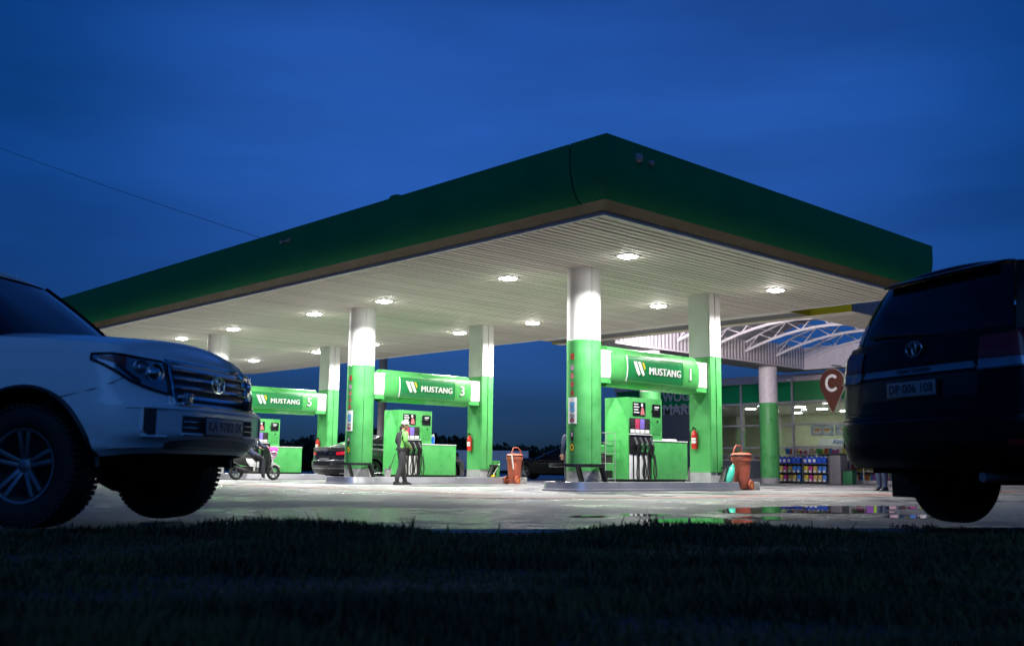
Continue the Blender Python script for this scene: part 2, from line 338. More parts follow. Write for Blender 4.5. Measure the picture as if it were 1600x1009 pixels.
for k, cy in enumerate(COLS):
    cx = 16.36; r = .368
    col = MB(); col.lathe([(r, 3.22), (r, 4.87)], (cx, cy, 0), 40); ro = cpart(col, 'round_column', WHITE)
    def csub(b, name, mt, **kw): return b.build(name, mt, ro, **kw)
    b = MB(); b.lathe([(r + .005, .42), (r + .006, .43), (r + .006, 3.215), (r, 3.222)], (cx, cy, 0), 40); csub(b, 'green_cladding', COLGREEN)
    b = MB(); b.lathe([(r + .002, .19), (r + .002, .42)], (cx, cy, 0), 40); csub(b, 'base_plate', CHECK if k == 0 else GREYP)
    for zz0, zz1, mt in ((.43, 3.21, BLACKP), (3.24, 4.86, GREYP)):
        for ang in (-.55, 2.6):
            x, y = cx + (r + .006) * math.cos(ang - PI / 2 + .2), cy + (r + .006) * math.sin(ang - PI / 2 + .2)
            b = MB(); b.cyl((x, y, zz0), (x, y, zz1), .006 if mt is BLACKP else .004, n=6); csub(b, 'seam', mt)
    if k < 3:
        A = R(-178.5) if k == 0 else R(-172)                      # the side turned to the drive-in
        for j, zc in enumerate((2.86, 2.62, 2.44, 2.26, 2.07)):
            csub(patch_on_col(cx, cy, r, A - .13, A + .13, zc - .065, zc + .065, oval=j > 0, th=.010), 'sticker', SMATS[j])
        csub(patch_on_col(cx, cy, r + .005, A - .32, A + .32, 1.42, 1.98, n=8, th=.010), 'notice_board', PRINTW)
        for (z0, z1, mt) in ((1.78, 1.88, BLUEPRT), (1.68, 1.765, BLUEPRT), (1.56, 1.63, GREYP), (1.46, 1.53, BROWNPRT)):
            csub(patch_on_col(cx, cy, r + .008, A - .18, A + .18, z0, z1, th=.010), 'notice_print', mt)
        csub(patch_on_col(cx, cy, r, A - .10, A + .10, 1.05, 1.26, th=.010), 'sticker', PRINTK)
        csub(patch_on_col(cx, cy, r, A - .07, A + .07, 1.15, 1.24, th=.014), 'sticker_print', SMATS[1])
        csub(patch_on_col(cx, cy, r, A - .17, A + .17, .82, 1.02, oval=True, th=.010), 'sticker', PRINTK)
        csub(patch_on_col(cx, cy, r, A - .14, A + .14, .84, 1.00, oval=True, th=.014), 'sticker_print', YEL)
        csub(patch_on_col(cx, cy, r, A - .06, A + .06, .88, .96, oval=True, th=.018), 'sticker_print', PRINTK)
    # rear square column
    yb0, yb1, xb0, xb1 = cy - .24, cy + .36, 20.6, 21.07
    b = MB(); b.box(xb0, xb1, yb0, yb1, 3.22, 4.87); ro = cpart(b, 'square_column', WHITE, bevel=.008)
    b = MB(); b.box(xb0 - .006, xb1 + .006, yb0 - .006, yb1 + .006, .42, 3.215); csub(b, 'green_cladding', COLGREEN, bevel=.008)
    b = MB(); b.box(xb0 - .003, xb1 + .003, yb0 - .003, yb1 + .003, .19, .42); csub(b, 'base_plate', GREYP, smooth=0)
    for (z0, z1, mt) in ((.43, 3.21, COLGREEN), (3.23, 4.86, WHITE)):
        for (q0, q1) in ((xb0 + .012, xb0 + .215), (xb0 + .255, xb1 - .012)):
            b = MB(); b.box(q0, q1, yb0 - .030, yb0 - .005, z0, z1); csub(b, 'pilaster_strip', mt, bevel=.004)

# ceiling lamps
LENS = mat('lit_lens', (.9, .9, .9), .4, emit=(1.0, .985, .955), estr=85.)
lf = MB(); lf.box(-.20, .20, -.20, .20, -.018, .03); lfm = lf.mesh('frame', GREYP, bevel=.006)
ll = MB(); q = [(-.15, -.15, -.019), (.15, -.15, -.019), (.15, .15, -.019), (-.15, .15, -.019), (-.12, -.12, -.05), (.12, -.12, -.05), (.12, .12, -.05), (-.12, .12, -.05)]
ll.add(q, [(0, 1, 5, 4), (1, 2, 6, 5), (2, 3, 7, 6), (3, 0, 4, 7), (4, 5, 6, 7)]); LENSV = [LENS, mat('lit_lens_warm', (.9, .9, .9), .4, emit=(1.0, .96, .90), estr=70.), mat('lit_lens_cool', (.9, .9, .9), .4, emit=(.96, .985, 1.0), estr=100.)]
llms = [ll.mesh('lens', q, smooth=0) for q in LENSV]
ordn = ['first', 'second', 'third', 'fourth', 'fifth', 'sixth', 'seventh', 'eighth']
for rx, row in ((15.82, 'front'), (21.3, 'back')):
    for i, ly in enumerate((13.35, 16.92, 21.70, 25.05, 29.8, 33.4, 38.2, 41.6)):
        if rx < 16 and i > 6: continue
        t = thing('canopy_lamp', 'lit square lamp in the %s ceiling row, %s from the near corner' % (row, ordn[i]), 'lamp', (rx, ly, HS), 0, 'lit square lamps in the canopy ceiling')
        inst(lfm, 'frame', t); lv_ = random.choice((0, 0, 1, 2)); inst(llms[lv_], 'lens', t)
        la = bpy.data.lights.new('lamp_light', 'AREA'); la.shape = 'SQUARE'; la.size = .26; la.energy = 395 * (1, .88, 1.08)[lv_]; la.spread = R(146); la.color = ((1, .985, .955), (1, .96, .90), (.97, .985, 1))[lv_]
        lo_ = bpy.data.objects.new('lamp_light', la); COL.objects.link(lo_); lo_.parent = t; lo_.location = (0, 0, -.08)

# small fittings on the fascia
t = thing('security_camera', 'small round dome camera on the right fascia near the corner', 'camera', (13.1, Y0 - .60, 5.70))
b = MB(); b.lathe([(0, -.075), (.05, -.06), (.075, -.02), (.08, .03), (.06, .07), (0, .085)], n=16); b.build('dome', GREYP, t)
b = MB(); b.cyl((0, 0, 0), (0, .04, 0), .03, n=8); b.build('bracket', GREYP, t)
t = thing('spot_lamp', 'tiny unlit spot lamp beside the dome camera on the fascia', 'lamp', (13.36, Y0 - .63, 5.68))
b = MB(); b.lathe([(0, 0), (.03, .01), (.045, .08), (0, .09)], n=12, axis='x'); b.build('head', GREYP, t)
b = MB(); b.cyl((.03, 0, 0), (.03, .06, 0), .015, n=8); b.build('bracket', GREYP, t)
t = thing('bracket_lamp', 'tiny double metal bracket on the long left fascia', 'bracket', (X0 - .62, 20.82, 5.68))
b = MB(); b.cyl((0, -.17, -.02), (0, .17, .02), .018, n=8); b.cyl((0, 0, 0), (.05, 0, 0), .02, n=8); b.build('arm', GREYP, t)
for s in (-1, 1): b = MB(); b.lathe([(0, 0), (.04, .01), (.05, .06), (0, .075)], (0, s * .16, -.03), 10); b.build('fitting', GREYP, t)
# overhead cable running off to the left
P0, P1 = Vector((12.5, 22.2, 5.99)), Vector((2.0, 38.0, 13.3)); path = []
for i in range(25):
    u = i / 24; p = P0.lerp(P1, u); p.z -= .45 * 4 * u * (1 - u) * .5; path.append(p)
b = MB(); b.tube(path, .006, 5); tag(b.build('overhead_cable', BLACKP), 'thin black cable running from the canopy top into the sky', 'cable')

# ================================================================== pump islands
def island(k, label):
    cy = COLS[k] + .03; t = thing('pump_island', label, 'island', (0, cy, 0), 0, 'steel edged pump islands')
    x0, x1, hw, rr = 15.66, 21.3, .62, .30
    def outline(o):
        pts = []
        for cx_, cy_, a0 in ((x0 + rr, -hw + rr, PI), (x1 - .08, -hw + .08, 1.5 * PI), (x1 - .08, hw - .08, 0), (x0 + rr, hw - rr, .5 * PI)):
            r_ = rr if cx_ < 16 else .08
            for i in range(7):
                a = a0 + i / 6 * PI / 2; pts.append((cx_ + (r_ + o) * math.cos(a), cy_ + (r_ + o) * math.sin(a)))
        return pts
    top = MB(); op = outline(-.03); top.add([(x, y, .192) for x, y in op], [tuple(range(len(op)))]); top.build('top_slab', CONC, t)
    lv = [outline(.07), outline(.065), outline(.03), outline(.0), outline(-.03)]; zs = [0, .045, .05, .195, .203]
    n = len(lv[0])
    # the kerb is clad in separate steel panels: nose, long sides, tail
    segs = [(20, 35), (7, 14)]
    def clad(idx, name='kerb_panel'):
        b = MB(); vs = [(lv[j][i % n][0], lv[j][i % n][1], zs[j]) for j in range(5) for i in idx]; w = len(idx)
        b.add(vs, [(j * w + i, j * w + i + 1, (j + 1) * w + i + 1, (j + 1) * w + i) for j in range(4) for i in range(w - 1)]); b.build(name, STEEL, t, smooth=50)
    clad(list(range(21, 28)) + list(range(0, 7)))           # nose
    def side(sgn, xa, xb):
        b = MB(); ys = [hw + .07, hw + .065, hw + .03, hw, hw - .03]
        b.add([(x, sgn * y, z) for x in (xa, xb) for y, z in zip(ys, zs)], [(i, i + 1, i + 6, i + 5) for i in range(4)]); b.build('kerb_panel', STEEL, t, smooth=50)
    for s in (-1, 1):
        cuts = [x0 + rr, x0 + 1.15, x0 + 2.7, x0 + 4.2, x1 - .08]
        for a, c in zip(cuts, cuts[1:]): side(s, a + .003, c - .003)
    clad(list(range(7, 21)))                                 # tail
    b = MB(); b.box(x1 + .55, x1 + 1.05, -.5, .3, 0, .2); tag(b.build('end_block', CONC, None, bevel=.015, loc=(0, cy, 0)), 'low grey concrete block beyond the tail of the %s island' % ('nearest', 'middle', 'far left')[k], 'block', 'concrete blocks behind the islands')
    return t
island(0, 'steel edged island with rounded nose under the nearest pump')
island(1, 'steel edged island with rounded nose behind the attendant')
island(2, 'steel edged island behind the scooter')

def guard(k, label, front=True):
    """black tubular crash bar: flat rail on slanted legs"""
    cy = COLS[k] + .03; t = thing('crash_bar', label, 'crash bar', (0, cy, 0), 0, 'crash bars on the pump islands')
    path = []
    if front:
        xs, xe, hy = 15.72, 16.42, .50
        path = [(xe, -hy, .54)] + [(xs + .3 - .3 * math.sin(i / 10 * PI), -hy * math.cos(i / 10 * PI), .54) for i in range(11)] + [(xe, hy, .54)]
        legs = [((xe - .03, -hy, .53), (xe + .12, -hy, .2)), ((xs + .12, -hy + .16, .53), (xs + .24, -hy + .16, .2)), ((xe - .03, hy, .53), (xe + .12, hy, .2))]
    else:
        xs, xe, hy = 20.55, 21.12, .50
        path = [(xs + .62, -hy + .02, .54), (xe + .02, -hy + .1, .54), (xe + .08, -.2, .54), (xe + .08, .2, .54), (xe + .02, hy - .1, .54), (xs + .62, hy - .02, .54)]
        path = [(xs + .30, -hy, .54)] + path[1:-1] + [(xs + .30, hy, .54)]
        legs = [((xs + .33, -hy, .53), (xs + .18, -hy, .2)), ((xe - .02, -hy + .12, .53), (xe - .06, -hy + .12, .2)), ((xs + .33, hy, .53), (xs + .18, hy, .2))]
    b = MB()
    vs = []; P = [Vector(p) for p in path]
    for i, p in enumerate(P):
        d = (P[min(i + 1, len(P) - 1)] - P[max(i - 1, 0)]).normalized(); nn = Vector((-d.y, d.x, 0))
        vs += [p + nn * .075 + Vector((0, 0, .035)), p - nn * .075 + Vector((0, 0, .035)), p - nn * .075 - Vector((0, 0, .035)), p + nn * .075 - Vector((0, 0, .035))]
    N = len(P); fs = [(4 * i + j, 4 * i + (j + 1) % 4, 4 * i + 4 + (j + 1) % 4, 4 * i + 4 + j) for i in range(N - 1) for j in range(4)] + [(0, 1, 2, 3), (4 * N - 4, 4 * N - 3, 4 * N - 2, 4 * N - 1)]
    b.add(vs, fs); b.build('rail', GRAPH, t, bevel=.006)
    for p, q in legs: b = MB(); b.bar(p, q, .12, .05, up=(1, 0, 0)); b.build('leg', BLACKP, t, bevel=.004)
guard(0, 'dark crash bar round the stickered column of the nearest pump'); guard(1, 'dark crash bar round the column behind the attendant')
guard(0, 'short black crash bar behind the teal can', False); guard(1, 'short black crash bar beside the wheeled red drum', False)

# ================================================================== pump signs
def face(z, zc=2.73, hh=.455, d=.29):
    u = min(1, abs(z - zc) / hh); return d * (1 - u ** 2.4) ** (1 / 2.4)
def pump_sign(k, num, label):
    cy = COLS[k] + .05; t = thing('pump_sign', label, 'sign', (0, cy, 0), 0, 'green barrel shaped pump signs')
    b = MB(); prof = []
    N = 28
    for i in range(N): a = 2 * PI * i / N; c, s_ = math.cos(a), math.sin(a); prof.append((math.copysign(abs(c) ** (2 / 2.4), c) * .29, 2.73 + math.copysign(abs(s_) ** (2 / 2.4), s_) * .455))
    b.add([(x, y, z) for x in (17.0, 20.2) for y, z in prof], [(i, (i + 1) % N, N + (i + 1) % N, N + i) for i in range(N)]); b.build('sign_body', GREEN, t)
    for x in (17.0, 20.2):
        b = MB(); s = -1 if x < 18 else 1
        b.add([(x + s * .0, y, z) for y, z in prof] + [(x - s * .05, y * .93, 2.73 + (z - 2.73) * .95) for y, z in prof], [(i, (i + 1) % N, N + (i + 1) % N, N + i) for i in range(N)] + [tuple(range(N, 2 * N))]); b.build('end_cap', GREEN, t)
    for xa, xb in ((16.70, 17.06), (20.14, 20.60)):
        b = MB(); b.box(xa, xb, -.24, .24, 2.45, 3.06); b.build('connector_box', WHITEG, t, bevel=.01)
        b = MB(); b.box(xa + .02, xb - .02, -.23, .23, 2.34, 2.449); b.build('bracket', GREEN, t, smooth=0)
    def surf(xa, xb, za, zb, off, name, mt, par=t):
        b = MB(); b.grid(lambda u, v: (xa + (xb - xa) * u, -face(za + (zb - za) * v) - off, za + (zb - za) * v), 1, 10); return b.build(name, mt, par, solid=.006)
    pl = surf(17.52, 19.56, 2.43, 2.99, .014, 'name_panel', SGREEN)
    for (xa, xb, za, zb) in ((17.50, 17.53, 2.42, 3.0), (19.55, 19.58, 2.42, 3.0), (17.53, 19.55, 2.985, 3.005), (17.53, 19.55, 2.415, 2.44)):
        surf(xa, xb, za, zb, .024, 'panel_rim', WHITEG if xa < 17.51 else GREEN, pl)
    def put(b, x, z, name, mt, off=.026): remap(b, lambda u, v, w: (x + u, -face(z + v) - off - w, z + v)); return b.build(name, mt, pl, smooth=0)
    lt = text_mb('MUSTANG', .235, .006, .0, space=1.09); base = list(lt.v), list(lt.f)
    for dx, dz in ((-.007, .0006), (.007, .0012), (0, .0018)): lt.add([(x + dx, y + dx * .3, z + dz) for x, y, z in base[0]], base[1])
    put(lt, 18.86, 2.69, 'lettering', PRINTW)
    for poly, mt in (([(0, .30), (.105, .30), (.235, .02), (.185, -.02), (.13, .03)], PRINTW), ([(.145, .30), (.25, .30), (.385, .02), (.335, -.02), (.275, .05)], PRINTW), ([(.30, .29), (.36, .29), (.41, .17), (.385, .12)], YEL)):
        b = MB(); b.prism(poly, lambda x, y: (x, y, 0), lambda x, y: (x, y, .008)); put(b, 17.72, 2.58, 'logo_stroke', mt)
    b = text_mb(num, .40, .012, .003); remap(b, lambda u, v, w: (19.84 + u, -face(2.71 + v) - .012 - w, 2.71 + v)); b.build('number', PRINTW, t, smooth=0)
pump_sign(0, '1', 'green barrel shaped sign with large figure one, nearest the camera'); pump_sign(1, '3', 'green barrel shaped sign with figure three above the attendant'); pump_sign(2, '5', 'green barrel shaped sign with figure five above the scooter')

# ================================================================== dispensers
def dispenser(k, label):
    t = thing('fuel_dispenser', label, 'fuel pump', (17.46, COLS[k] - .31, .2), 0, 'green fuel dispensers')
    def bx(x0, x1, y0, y1, z0, z1, name, mt, par=t, bev=.006): b = MB(); b.box(x0, x1, y0, y1, z0, z1); return b.build(name, mt, par, bevel=bev)
    bx(.02, 2.08, .03, .66, 0, .055, 'plinth', BLACKP, bev=0)
    cab = bx(0, 1.2, 0, .68, .055, 1.86, 'tall_cabinet', GREEN, bev=.012)
    bx(.83, 2.10, -.03, .70, .056, .905, 'low_cabinet', GREEN, bev=.012)
    bx(.84, 2.11, -.04, .71, .906, .93, 'cabinet_lid', WHITEG, bev=.006)
    s1 = bx(.16, .60, -.012, .0, 1.46, 1.76, 'advert_screen', SCREEN)
    for i in range(4): bx(.19, .34 + .03 * (i % 2), -.0145, -.012, 1.70 - i * .06, 1.725 - i * .06, 'print_line', PRINTW, s1, 0)
    b = MB(); b.lathe([(0, 0), (.035, 0)], (0, 0, 0), 12); remap(b, lambda x, y, z: (.47 + x, -.015, 1.70 + y * 1.2)); b.build('portrait_print', PRINTW, s1)
    b = MB(); b.prism([(.42, 1.48), (.57, 1.48), (.53, 1.62), (.49, 1.66), (.45, 1.62)], lambda x, z: (x, -.0122, z), lambda x, z: (x, -.015, z)); b.build('portrait_print', SMATS[2], s1)
    s2 = bx(.84, 1.14, -.012, .0, 1.46, 1.74, 'payment_screen', SCREEN)
    for i in range(2): bx(.92, 1.08 - .04 * i, -.0145, -.012, 1.66 - i * .05, 1.69 - i * .05, 'print_line', GREYP if i else PRINTW, s2, 0)
    bx(.82, .835, -.02, .0, 1.56, 1.60, 'latch', BLACKP, bev=0)
    bx(.86, 1.13, -.006, .0, 1.06, 1.40, 'service_door', GREEN, bev=.003)
    b = MB(); b.cyl((1.02, -.02, 1.36), (1.02, 0, 1.36), .02, n=10); b.build('lock', BLACKP, t)
    gp = bx(.04, .74, -.02, .0, 1.06, 1.40, 'grade_panel', BLACKP)
    for i, mt in enumerate((DGRADE, PINK, PURPLE, DGRADE)):
        bx(.055 + i * .17, .205 + i * .17, -.026, -.02, 1.16, 1.385, 'grade_strip', mt, gp, .002)
        bx(.06 + i * .17, .20 + i * .17, -.028, -.02, 1.07, 1.15, 'price_tag', PRINTW, gp, .002)
    bx(.03, .78, -.05, .0, 1.03, 1.05, 'ledge', WHITEG)
    nb = bx(.03, .82, -.03, .0, .60, 1.025, 'nozzle_bay', BLACKP)
    for i in range(4):
        x = .13 + i * .18
        nz = MB(); nz.tube([(x - .02, -.10, .97), (x + .03, -.11, .88), (x + .07, -.10, .80)], [.018, .022, .03], 8); n_ = nz.build('nozzle', STEEL, t)
        b = MB(); b.tube([(x + .05, -.10, .83), (x + .10, -.085, .76), (x + .10, -.07, .66)], [.036, .036, .028], 8); b.build('grip', COLGREEN if i in (1, 2) else BLACKP, n_)
        b = MB(); b.tube([(x + .07, -.13, .84), (x + .02, -.14, .74), (x + .09, -.10, .68)], .009, 6); b.build('trigger_guard', BLACKP, n_)
        w = random.uniform(-.02, .02)
        hp = [(x + .10, -.07, .66), (x + .11, -.10, .45), (x + .06 + w, -.12, .25), (x + .11 + w, -.11, .09), (x + .18, -.10, .11), (x + .20, -.09, .30), (x + .17, -.06, .62)] if i % 2 else [(x + .10, -.07, .66), (x + .07, -.10, .40), (x + .04 + w, -.12, .16), (x + .08, -.11, .06), (x + .14 + w, -.10, .14), (x + .13, -.08, .40), (x + .12, -.05, .62)]
        sm = []
        for j in range(len(hp) - 1):
            a, b_, c, d = [Vector(hp[max(0, min(len(hp) - 1, j + q_))]) for q_ in (-1, 0, 1, 2)]
            for q_ in range(5): u = q_ / 5; sm.append(.5 * ((2 * b_) + (c - a) * u + (2 * a - 5 * b_ + 4 * c - d) * u * u + (3 * b_ - a - 3 * c + d) * u ** 3))
        b = MB(); b.tube(sm, .015, 7); b.build('hose', RUBBER, t)
    bx(.03, .80, -.006, .0, .06, .60, 'hose_recess', BLACKP, bev=0)
    for xa, xb in ((.03, .135), (.20, .32), (.39, .50), (.57, .68)): bx(xa, xb, -.02, -.005, .062, .60, 'hose_guard', WHITE, bev=.004)
    return t
dispenser(0, 'green fuel dispenser under the MUSTANG 1 sign'); dispenser(1, 'green fuel dispenser behind the attendant'); dispenser(2, 'green fuel dispenser behind the scooter rider')

def jug(loc, label, group, s=1.):
    t = thing('fluid_jug', label, 'jug', loc, random.uniform(-.3, .3), group)
    b = MB(); b.box(-.05 * s, .05 * s, -.035 * s, .035 * s, 0, .17 * s); b.build('bottle', BLUEP, t, bevel=.015 * s)
    b = MB(); b.tube([(.02 * s, 0, .15 * s), (.02 * s, 0, .22 * s), (.045 * s, 0, .225 * s), (.065 * s, 0, .19 * s), (.065 * s, 0, .06 * s)], .014 * s, 6); b.build('handle', WHITEG, t)
    b = MB(); b.cyl((-.02 * s, 0, .165 * s), (-.02 * s, 0, .215 * s), .018 * s, n=8); b.build('cap', WHITEG, t)
jug((18.78, COLS[0] - .1, 1.13), 'blue jug with white handle on the cabinet of the near pump', None, 1.25)
jug((18.80, COLS[1] - .15, 1.13), 'blue jug with white handle on the cabinet behind the attendant', None, 1.25)
for i in range(4):
    b = MB(); b.box(-.10, .10, -.05, .05, 0, .055); o = b.build('paper_pack', PRINTW, None, bevel=.006, loc=(18.98 + i * .17, COLS[0] + .02, 1.13), rotz=random.uniform(-.15, .15))
    o.scale = (.8, 1, 1); tag(o, 'small white paper pack lying on the cabinet of pump 1', 'pack', 'white packs on the cabinet of pump 1')

def extinguisher(k, label):
    t = thing('fire_extinguisher', label, 'extinguisher', (20.515, COLS[k] + .16, .98), 0, 'fire extinguishers on the columns')
    b = MB(); b.lathe([(0, 0), (.06, 0), (.075, .02), (.076, .33), (.07, .38), (.035, .43), (.022, .44), (.022, .47), (0, .47)], n=20); b.build('cylinder', REDP, t)
    b = MB(); b.lathe([(.0775, .14), (.0775, .27)], n=16, a0=PI * .75, a1=PI * 1.35); b.build('label_print', PRINTW, t)
    b = MB(); b.lathe([(.0782, .20), (.0782, .215)], n=16, a0=PI * .75, a1=PI * 1.35); b.build('label_print', REDP, t)
    b = MB(); b.bar((-.09, 0, .50), (.05, 0, .485), .025, .02); b.bar((-.08, 0, .53), (.04, 0, .495), .02, .015); b.build('valve_lever', BLACKP, t)
    b = MB(); b.tube([(0, .02, .47), (-.02, .09, .46), (-.03, .115, .36), (-.02, .10, .2), (0, .085, .12)], .011, 6); b.build('hose', BLACKP, t)
    b = MB(); b.box(.06, .08, -.03, .03, .1, .42); b.build('wall_bracket', GREYP, t)
extinguisher(0, 'red fire extinguisher on the square column of the nearest pump'); extinguisher(1, 'red fire extinguisher on the square column of the middle pump'); extinguisher(2, 'red fire extinguisher seen over the boot of the dark saloon')

def drum(loc, rot, label):
    t = thing('wheeled_drum', label, 'wheeled bin', loc, rot, 'wheeled red drums behind the islands')
    b = MB()
    prof = [(.165, .03), (.18, .05), (.195, .30), (.215, .62), (.225, .70), (.245, .72), (.25, .80), (.235, .84)]
    b.lathe(prof, n=24); b.add([(0, 0, .03)] + [(.165 * math.cos(2 * PI * i / 24), .165 * math.sin(2 * PI * i / 24), .03) for i in range(24)], [(0, i + 1, (i + 1) % 24 + 1) for i in range(24)]); b.build('drum', BRICKRED, t)
    b = MB(); b.lathe([(.255, .835), (.26, .865), (.20, .90), (.08, .915), (0, .918)], n=24); l_ = b.build('lid', BRICKRED, t)
    b = MB(); b.lathe([(.262, .83), (.268, .845), (.262, .86)], n=24); b.build('lid_rim', BLACKP, l_)
    b = MB(); b.tube([(-.24, -.14, .72), (-.30, -.15, .92), (-.22, -.14, 1.08), (-.02, -.14, 1.09), (.10, -.14, 1.0), (.13, -.14, .88)], .016, 8); b.build('handle', BRICKRED, t)
    b = MB(); b.tube([(-.24, -.17, .45), (-.29, -.17, .70), (-.33, -.17, .88)], .02, 8); b.build('nozzle_pipe', WHITEG, t)
    b = MB(); b.tube([(.16, -.18, .70), (.20, -.20, .5), (.12, -.21, .32), (.10, -.21, .12)], .013, 6); b.build('hose', RUBBER, t)
    b = MB(); b.box(-.24, -.12, -.20, -.10, .2, .62); b.build('hose_box', BRICKRED, t, bevel=.01)
    for s in (-1, 1):
        b = MB(); b.lathe([(.06, -.022), (.115, -.025), (.125, -.015), (.125, .015), (.115, .025), (.06, .022)], (-.10, s * .21, .125), 20, axis='y'); w = b.build('wheel', BRICKRED, t)
        b = MB(); b.lathe([(0, -.02), (.06, -.018), (.06, .018), (0, .02)], (-.10, s * .21, .125), 14, axis='y'); b.build('hub', YEL if 0 else mat('orange_hub', (.6, .22, .05), .4) if 'orange_hub' not in MATS else MATS['orange_hub'], w)
    b = MB(); b.cyl((-.10, -.2, .125), (-.10, .2, .125), .015, n=8); b.build('axle', GREYP, t)
drum((21.46, COLS[1] - .83, 0), R(5), 'orange red drum on wheels at the tail of the middle island')
drum((21.62, COLS[0] - .42, 0), R(185), 'orange red drum on wheels at the tail of the nearest island, half behind it')

# small things on the islands
t = thing('watering_can', 'teal plastic can leaning beside the crash bar of the near island', 'can', (20.92, COLS[0] - .52, .2), R(0))
b = MB(); b.lathe([(0, 0), (.10, .0), (.125, .05), (.12, .25), (.08, .33), (.05, .37), (.055, .40), (.035, .40), (.03, .36)], n=18); remap(b, lambda x, y, z: (x * 1.0 + z * .45, y * .7, z)); b.build('can_body', TEAL, t)
b = MB(); b.tube([(.10, 0, .30), (.20, 0, .42), (.26, 0, .40), (.24, 0, .28), (.16, 0, .1)], .014, 6); b.build('handle', TEAL, t)
t = thing('bucket', 'pale plastic bucket beside the attendant on the island', 'bucket', (17.02, COLS[1] - .46, .2))
b = MB(); b.lathe([(.075, 0), (.105, .22), (.115, .225), (.10, .215), (.072, .01), (0, .01)], n=20); b.build('bucket_body', mat('pale_bucket', (.55, .55, .52), .4), t)
b = MB(); b.tube([(-.11, 0, .21), (-.08, -.1, .15), (0, -.13, .13), (.08, -.1, .15), (.11, 0, .21)], .005, 5); b.build('bail', STEEL, t)
t = thing('squeegee', 'black long handled squeegee standing in the pale bucket', 'squeegee', (17.02, COLS[1] - .46, .21))
b = MB(); b.cyl((.0, 0, .03), (.27, .03, .62), .012, n=6); b.build('handle', BLACKP, t)
b = MB(); b.bar((.02, -.09, .16), (.10, .08, .28), .02, .05); b.build('blade', BLACKP, t)
t = thing('litter_box', 'small green litter box beside the column behind pump 3', 'litter box', (21.22, COLS[1] - .15, .2))
b = MB(); b.box(-.13, .13, -.14, .14, 0, .48); b.build('box_body', COLGREEN, t, bevel=.01)
for x0, x1, z0, z1 in ((-.13, .13, .46, .49), (-.13, -.11, .27, .46), (.11, .13, .27, .46)):
    b = MB(); b.box(x0, x1, -.155, -.142, z0, z1); b.build('rim', GREEN, t)
t = thing('hand_brush', 'white handled brush with yellow head behind the crash bar', 'brush', (21.0, COLS[1] - .42, .2))
b = MB(); b.cyl((-.05, 0, .05), (.24, .02, .40), .012, n=6); b.build('handle', WHITEG, t)
b = MB(); b.bar((-.16, 0, .03), (.02, 0, .05), .06, .06); b.build('head', YEL, t, bevel=.01)
# wire rack between the column and dispenser of pump 1
t = thing('wire_rack', 'narrow white wire rack between column and dispenser of pump 1', 'rack', (17.22, COLS[0] + .12, .2))
for sx in (-.16, .16):
    for sy in (-.12, .12): b = MB(); b.cyl((sx, sy, 0), (sx, sy, 1.08), .007, n=6); b.build('post', GREYP, t)
for z in (.06, .40, .62, .85, 1.07):
    b = MB()
    for sy in (-.12, .12): b.cyl((-.16, sy, z), (.16, sy, z), .006, n=5)
    for sx in (-.16, -.08, 0, .08, .16): b.cyl((sx, -.12, z), (sx, .12, z), .004, n=5)
    b.build('shelf', GREYP, t)
for i, z in enumerate((.075, .415, .635)):
    b = MB(); b.box(-.12, .12, -.09, .09, 0, .17); tag(b.build('goods_box', [BLACKP, DGRADE, COLGREEN][i], None, bevel=.01, loc=(17.22, COLS[0] + .12, .2 + z)), 'small %s box on the %s shelf of the wire rack' % (('black', 'dark brown', 'green')[i], ('bottom', 'second', 'middle')[i]), 'box', 'boxes in the wire rack')
# ================================================================== link roof round the courtyard
PANEL = mat('pale_roof_panel', (.62, .57, .60), .5, var=.05)
PANEL_SHADED = mat('shaded_roof_panel', (.26, .26, .28), .55, var=.08)  # greyed copy of the pale panel: shade on the left arm put into the colour
TRUSS = mat('truss_white', (.66, .63, .66), .4, var=.08)
VAULT = mat('vault_sheet', (.30, .31, .36), .5, var=.1, stretch=(1, 8, 1))
link = thing('link_roof', 'open ring roof with white trusses joining canopy and shop', 'roof', (32, 19, 0))
def lpart(b, name, mt, par=None, **k):
    o = b.build(name, mt, par or link, **k)
    if par is None: o.location = (-32, -19, 0)
    return o
b = MB(); b.box(24.83, 25.549, 14.97, 24.62, 4.80, 5.3); lpart(b, 'neck_slab', GREYROOF, smooth=0)
b = MB(); b.box(24.43, 24.829, 14.97, 24.62, 4.803, 4.93); lpart(b, 'neck_slab', SLAT, smooth=0)
b = MB(); b.box(25.58, 26.05, 13.69, 25.02, 4.80, 5.55); lpart(b, 'near_arm', SLAT, smooth=0)
b = MB(); b.box(25.55, 25.579, 13.67, 25.03, 4.79, 5.56); lpart(b, 'yellow_fascia', YELLOW, smooth=0)
b = MB(); b.box(24.43, 25.548, 14.945, 14.969, 4.79, 5.3); lpart(b, 'yellow_fascia', YELLOW, smooth=0)
b = MB(); b.box(26.05, 39.0, 13.69, 15.2, 4.80, 5.55); lpart(b, 'right_arm', SLAT, smooth=0)
b = MB(); b.box(25.58, 39.0, 13.66, 13.689, 4.79, 5.56); lpart(b, 'arm_fascia', GREYP, smooth=0)
for i in range(9): b = MB(); b.box(26.1, 38.9, 13.75 + i * .16, 13.86 + i * .16, 4.785, 4.799); lpart(b, 'soffit_slat', SLAT, smooth=0)
b = MB(); b.box(26.05, 39.0, 22.58, 24.0, 4.70, 5.60); lpart(b, 'left_arm', PANEL_SHADED, smooth=0)
b = MB(); b.box(38.03, 38.9, 15.2, 22.57, 4.69, 5.60); lpart(b, 'back_arm', PANEL, smooth=0)
rb = MB(); rb.box(-.045, .045, -.022, 0, 4.72, 5.59); rbm = rb.mesh('rib', PANEL, bevel=.006)
x = 26.15
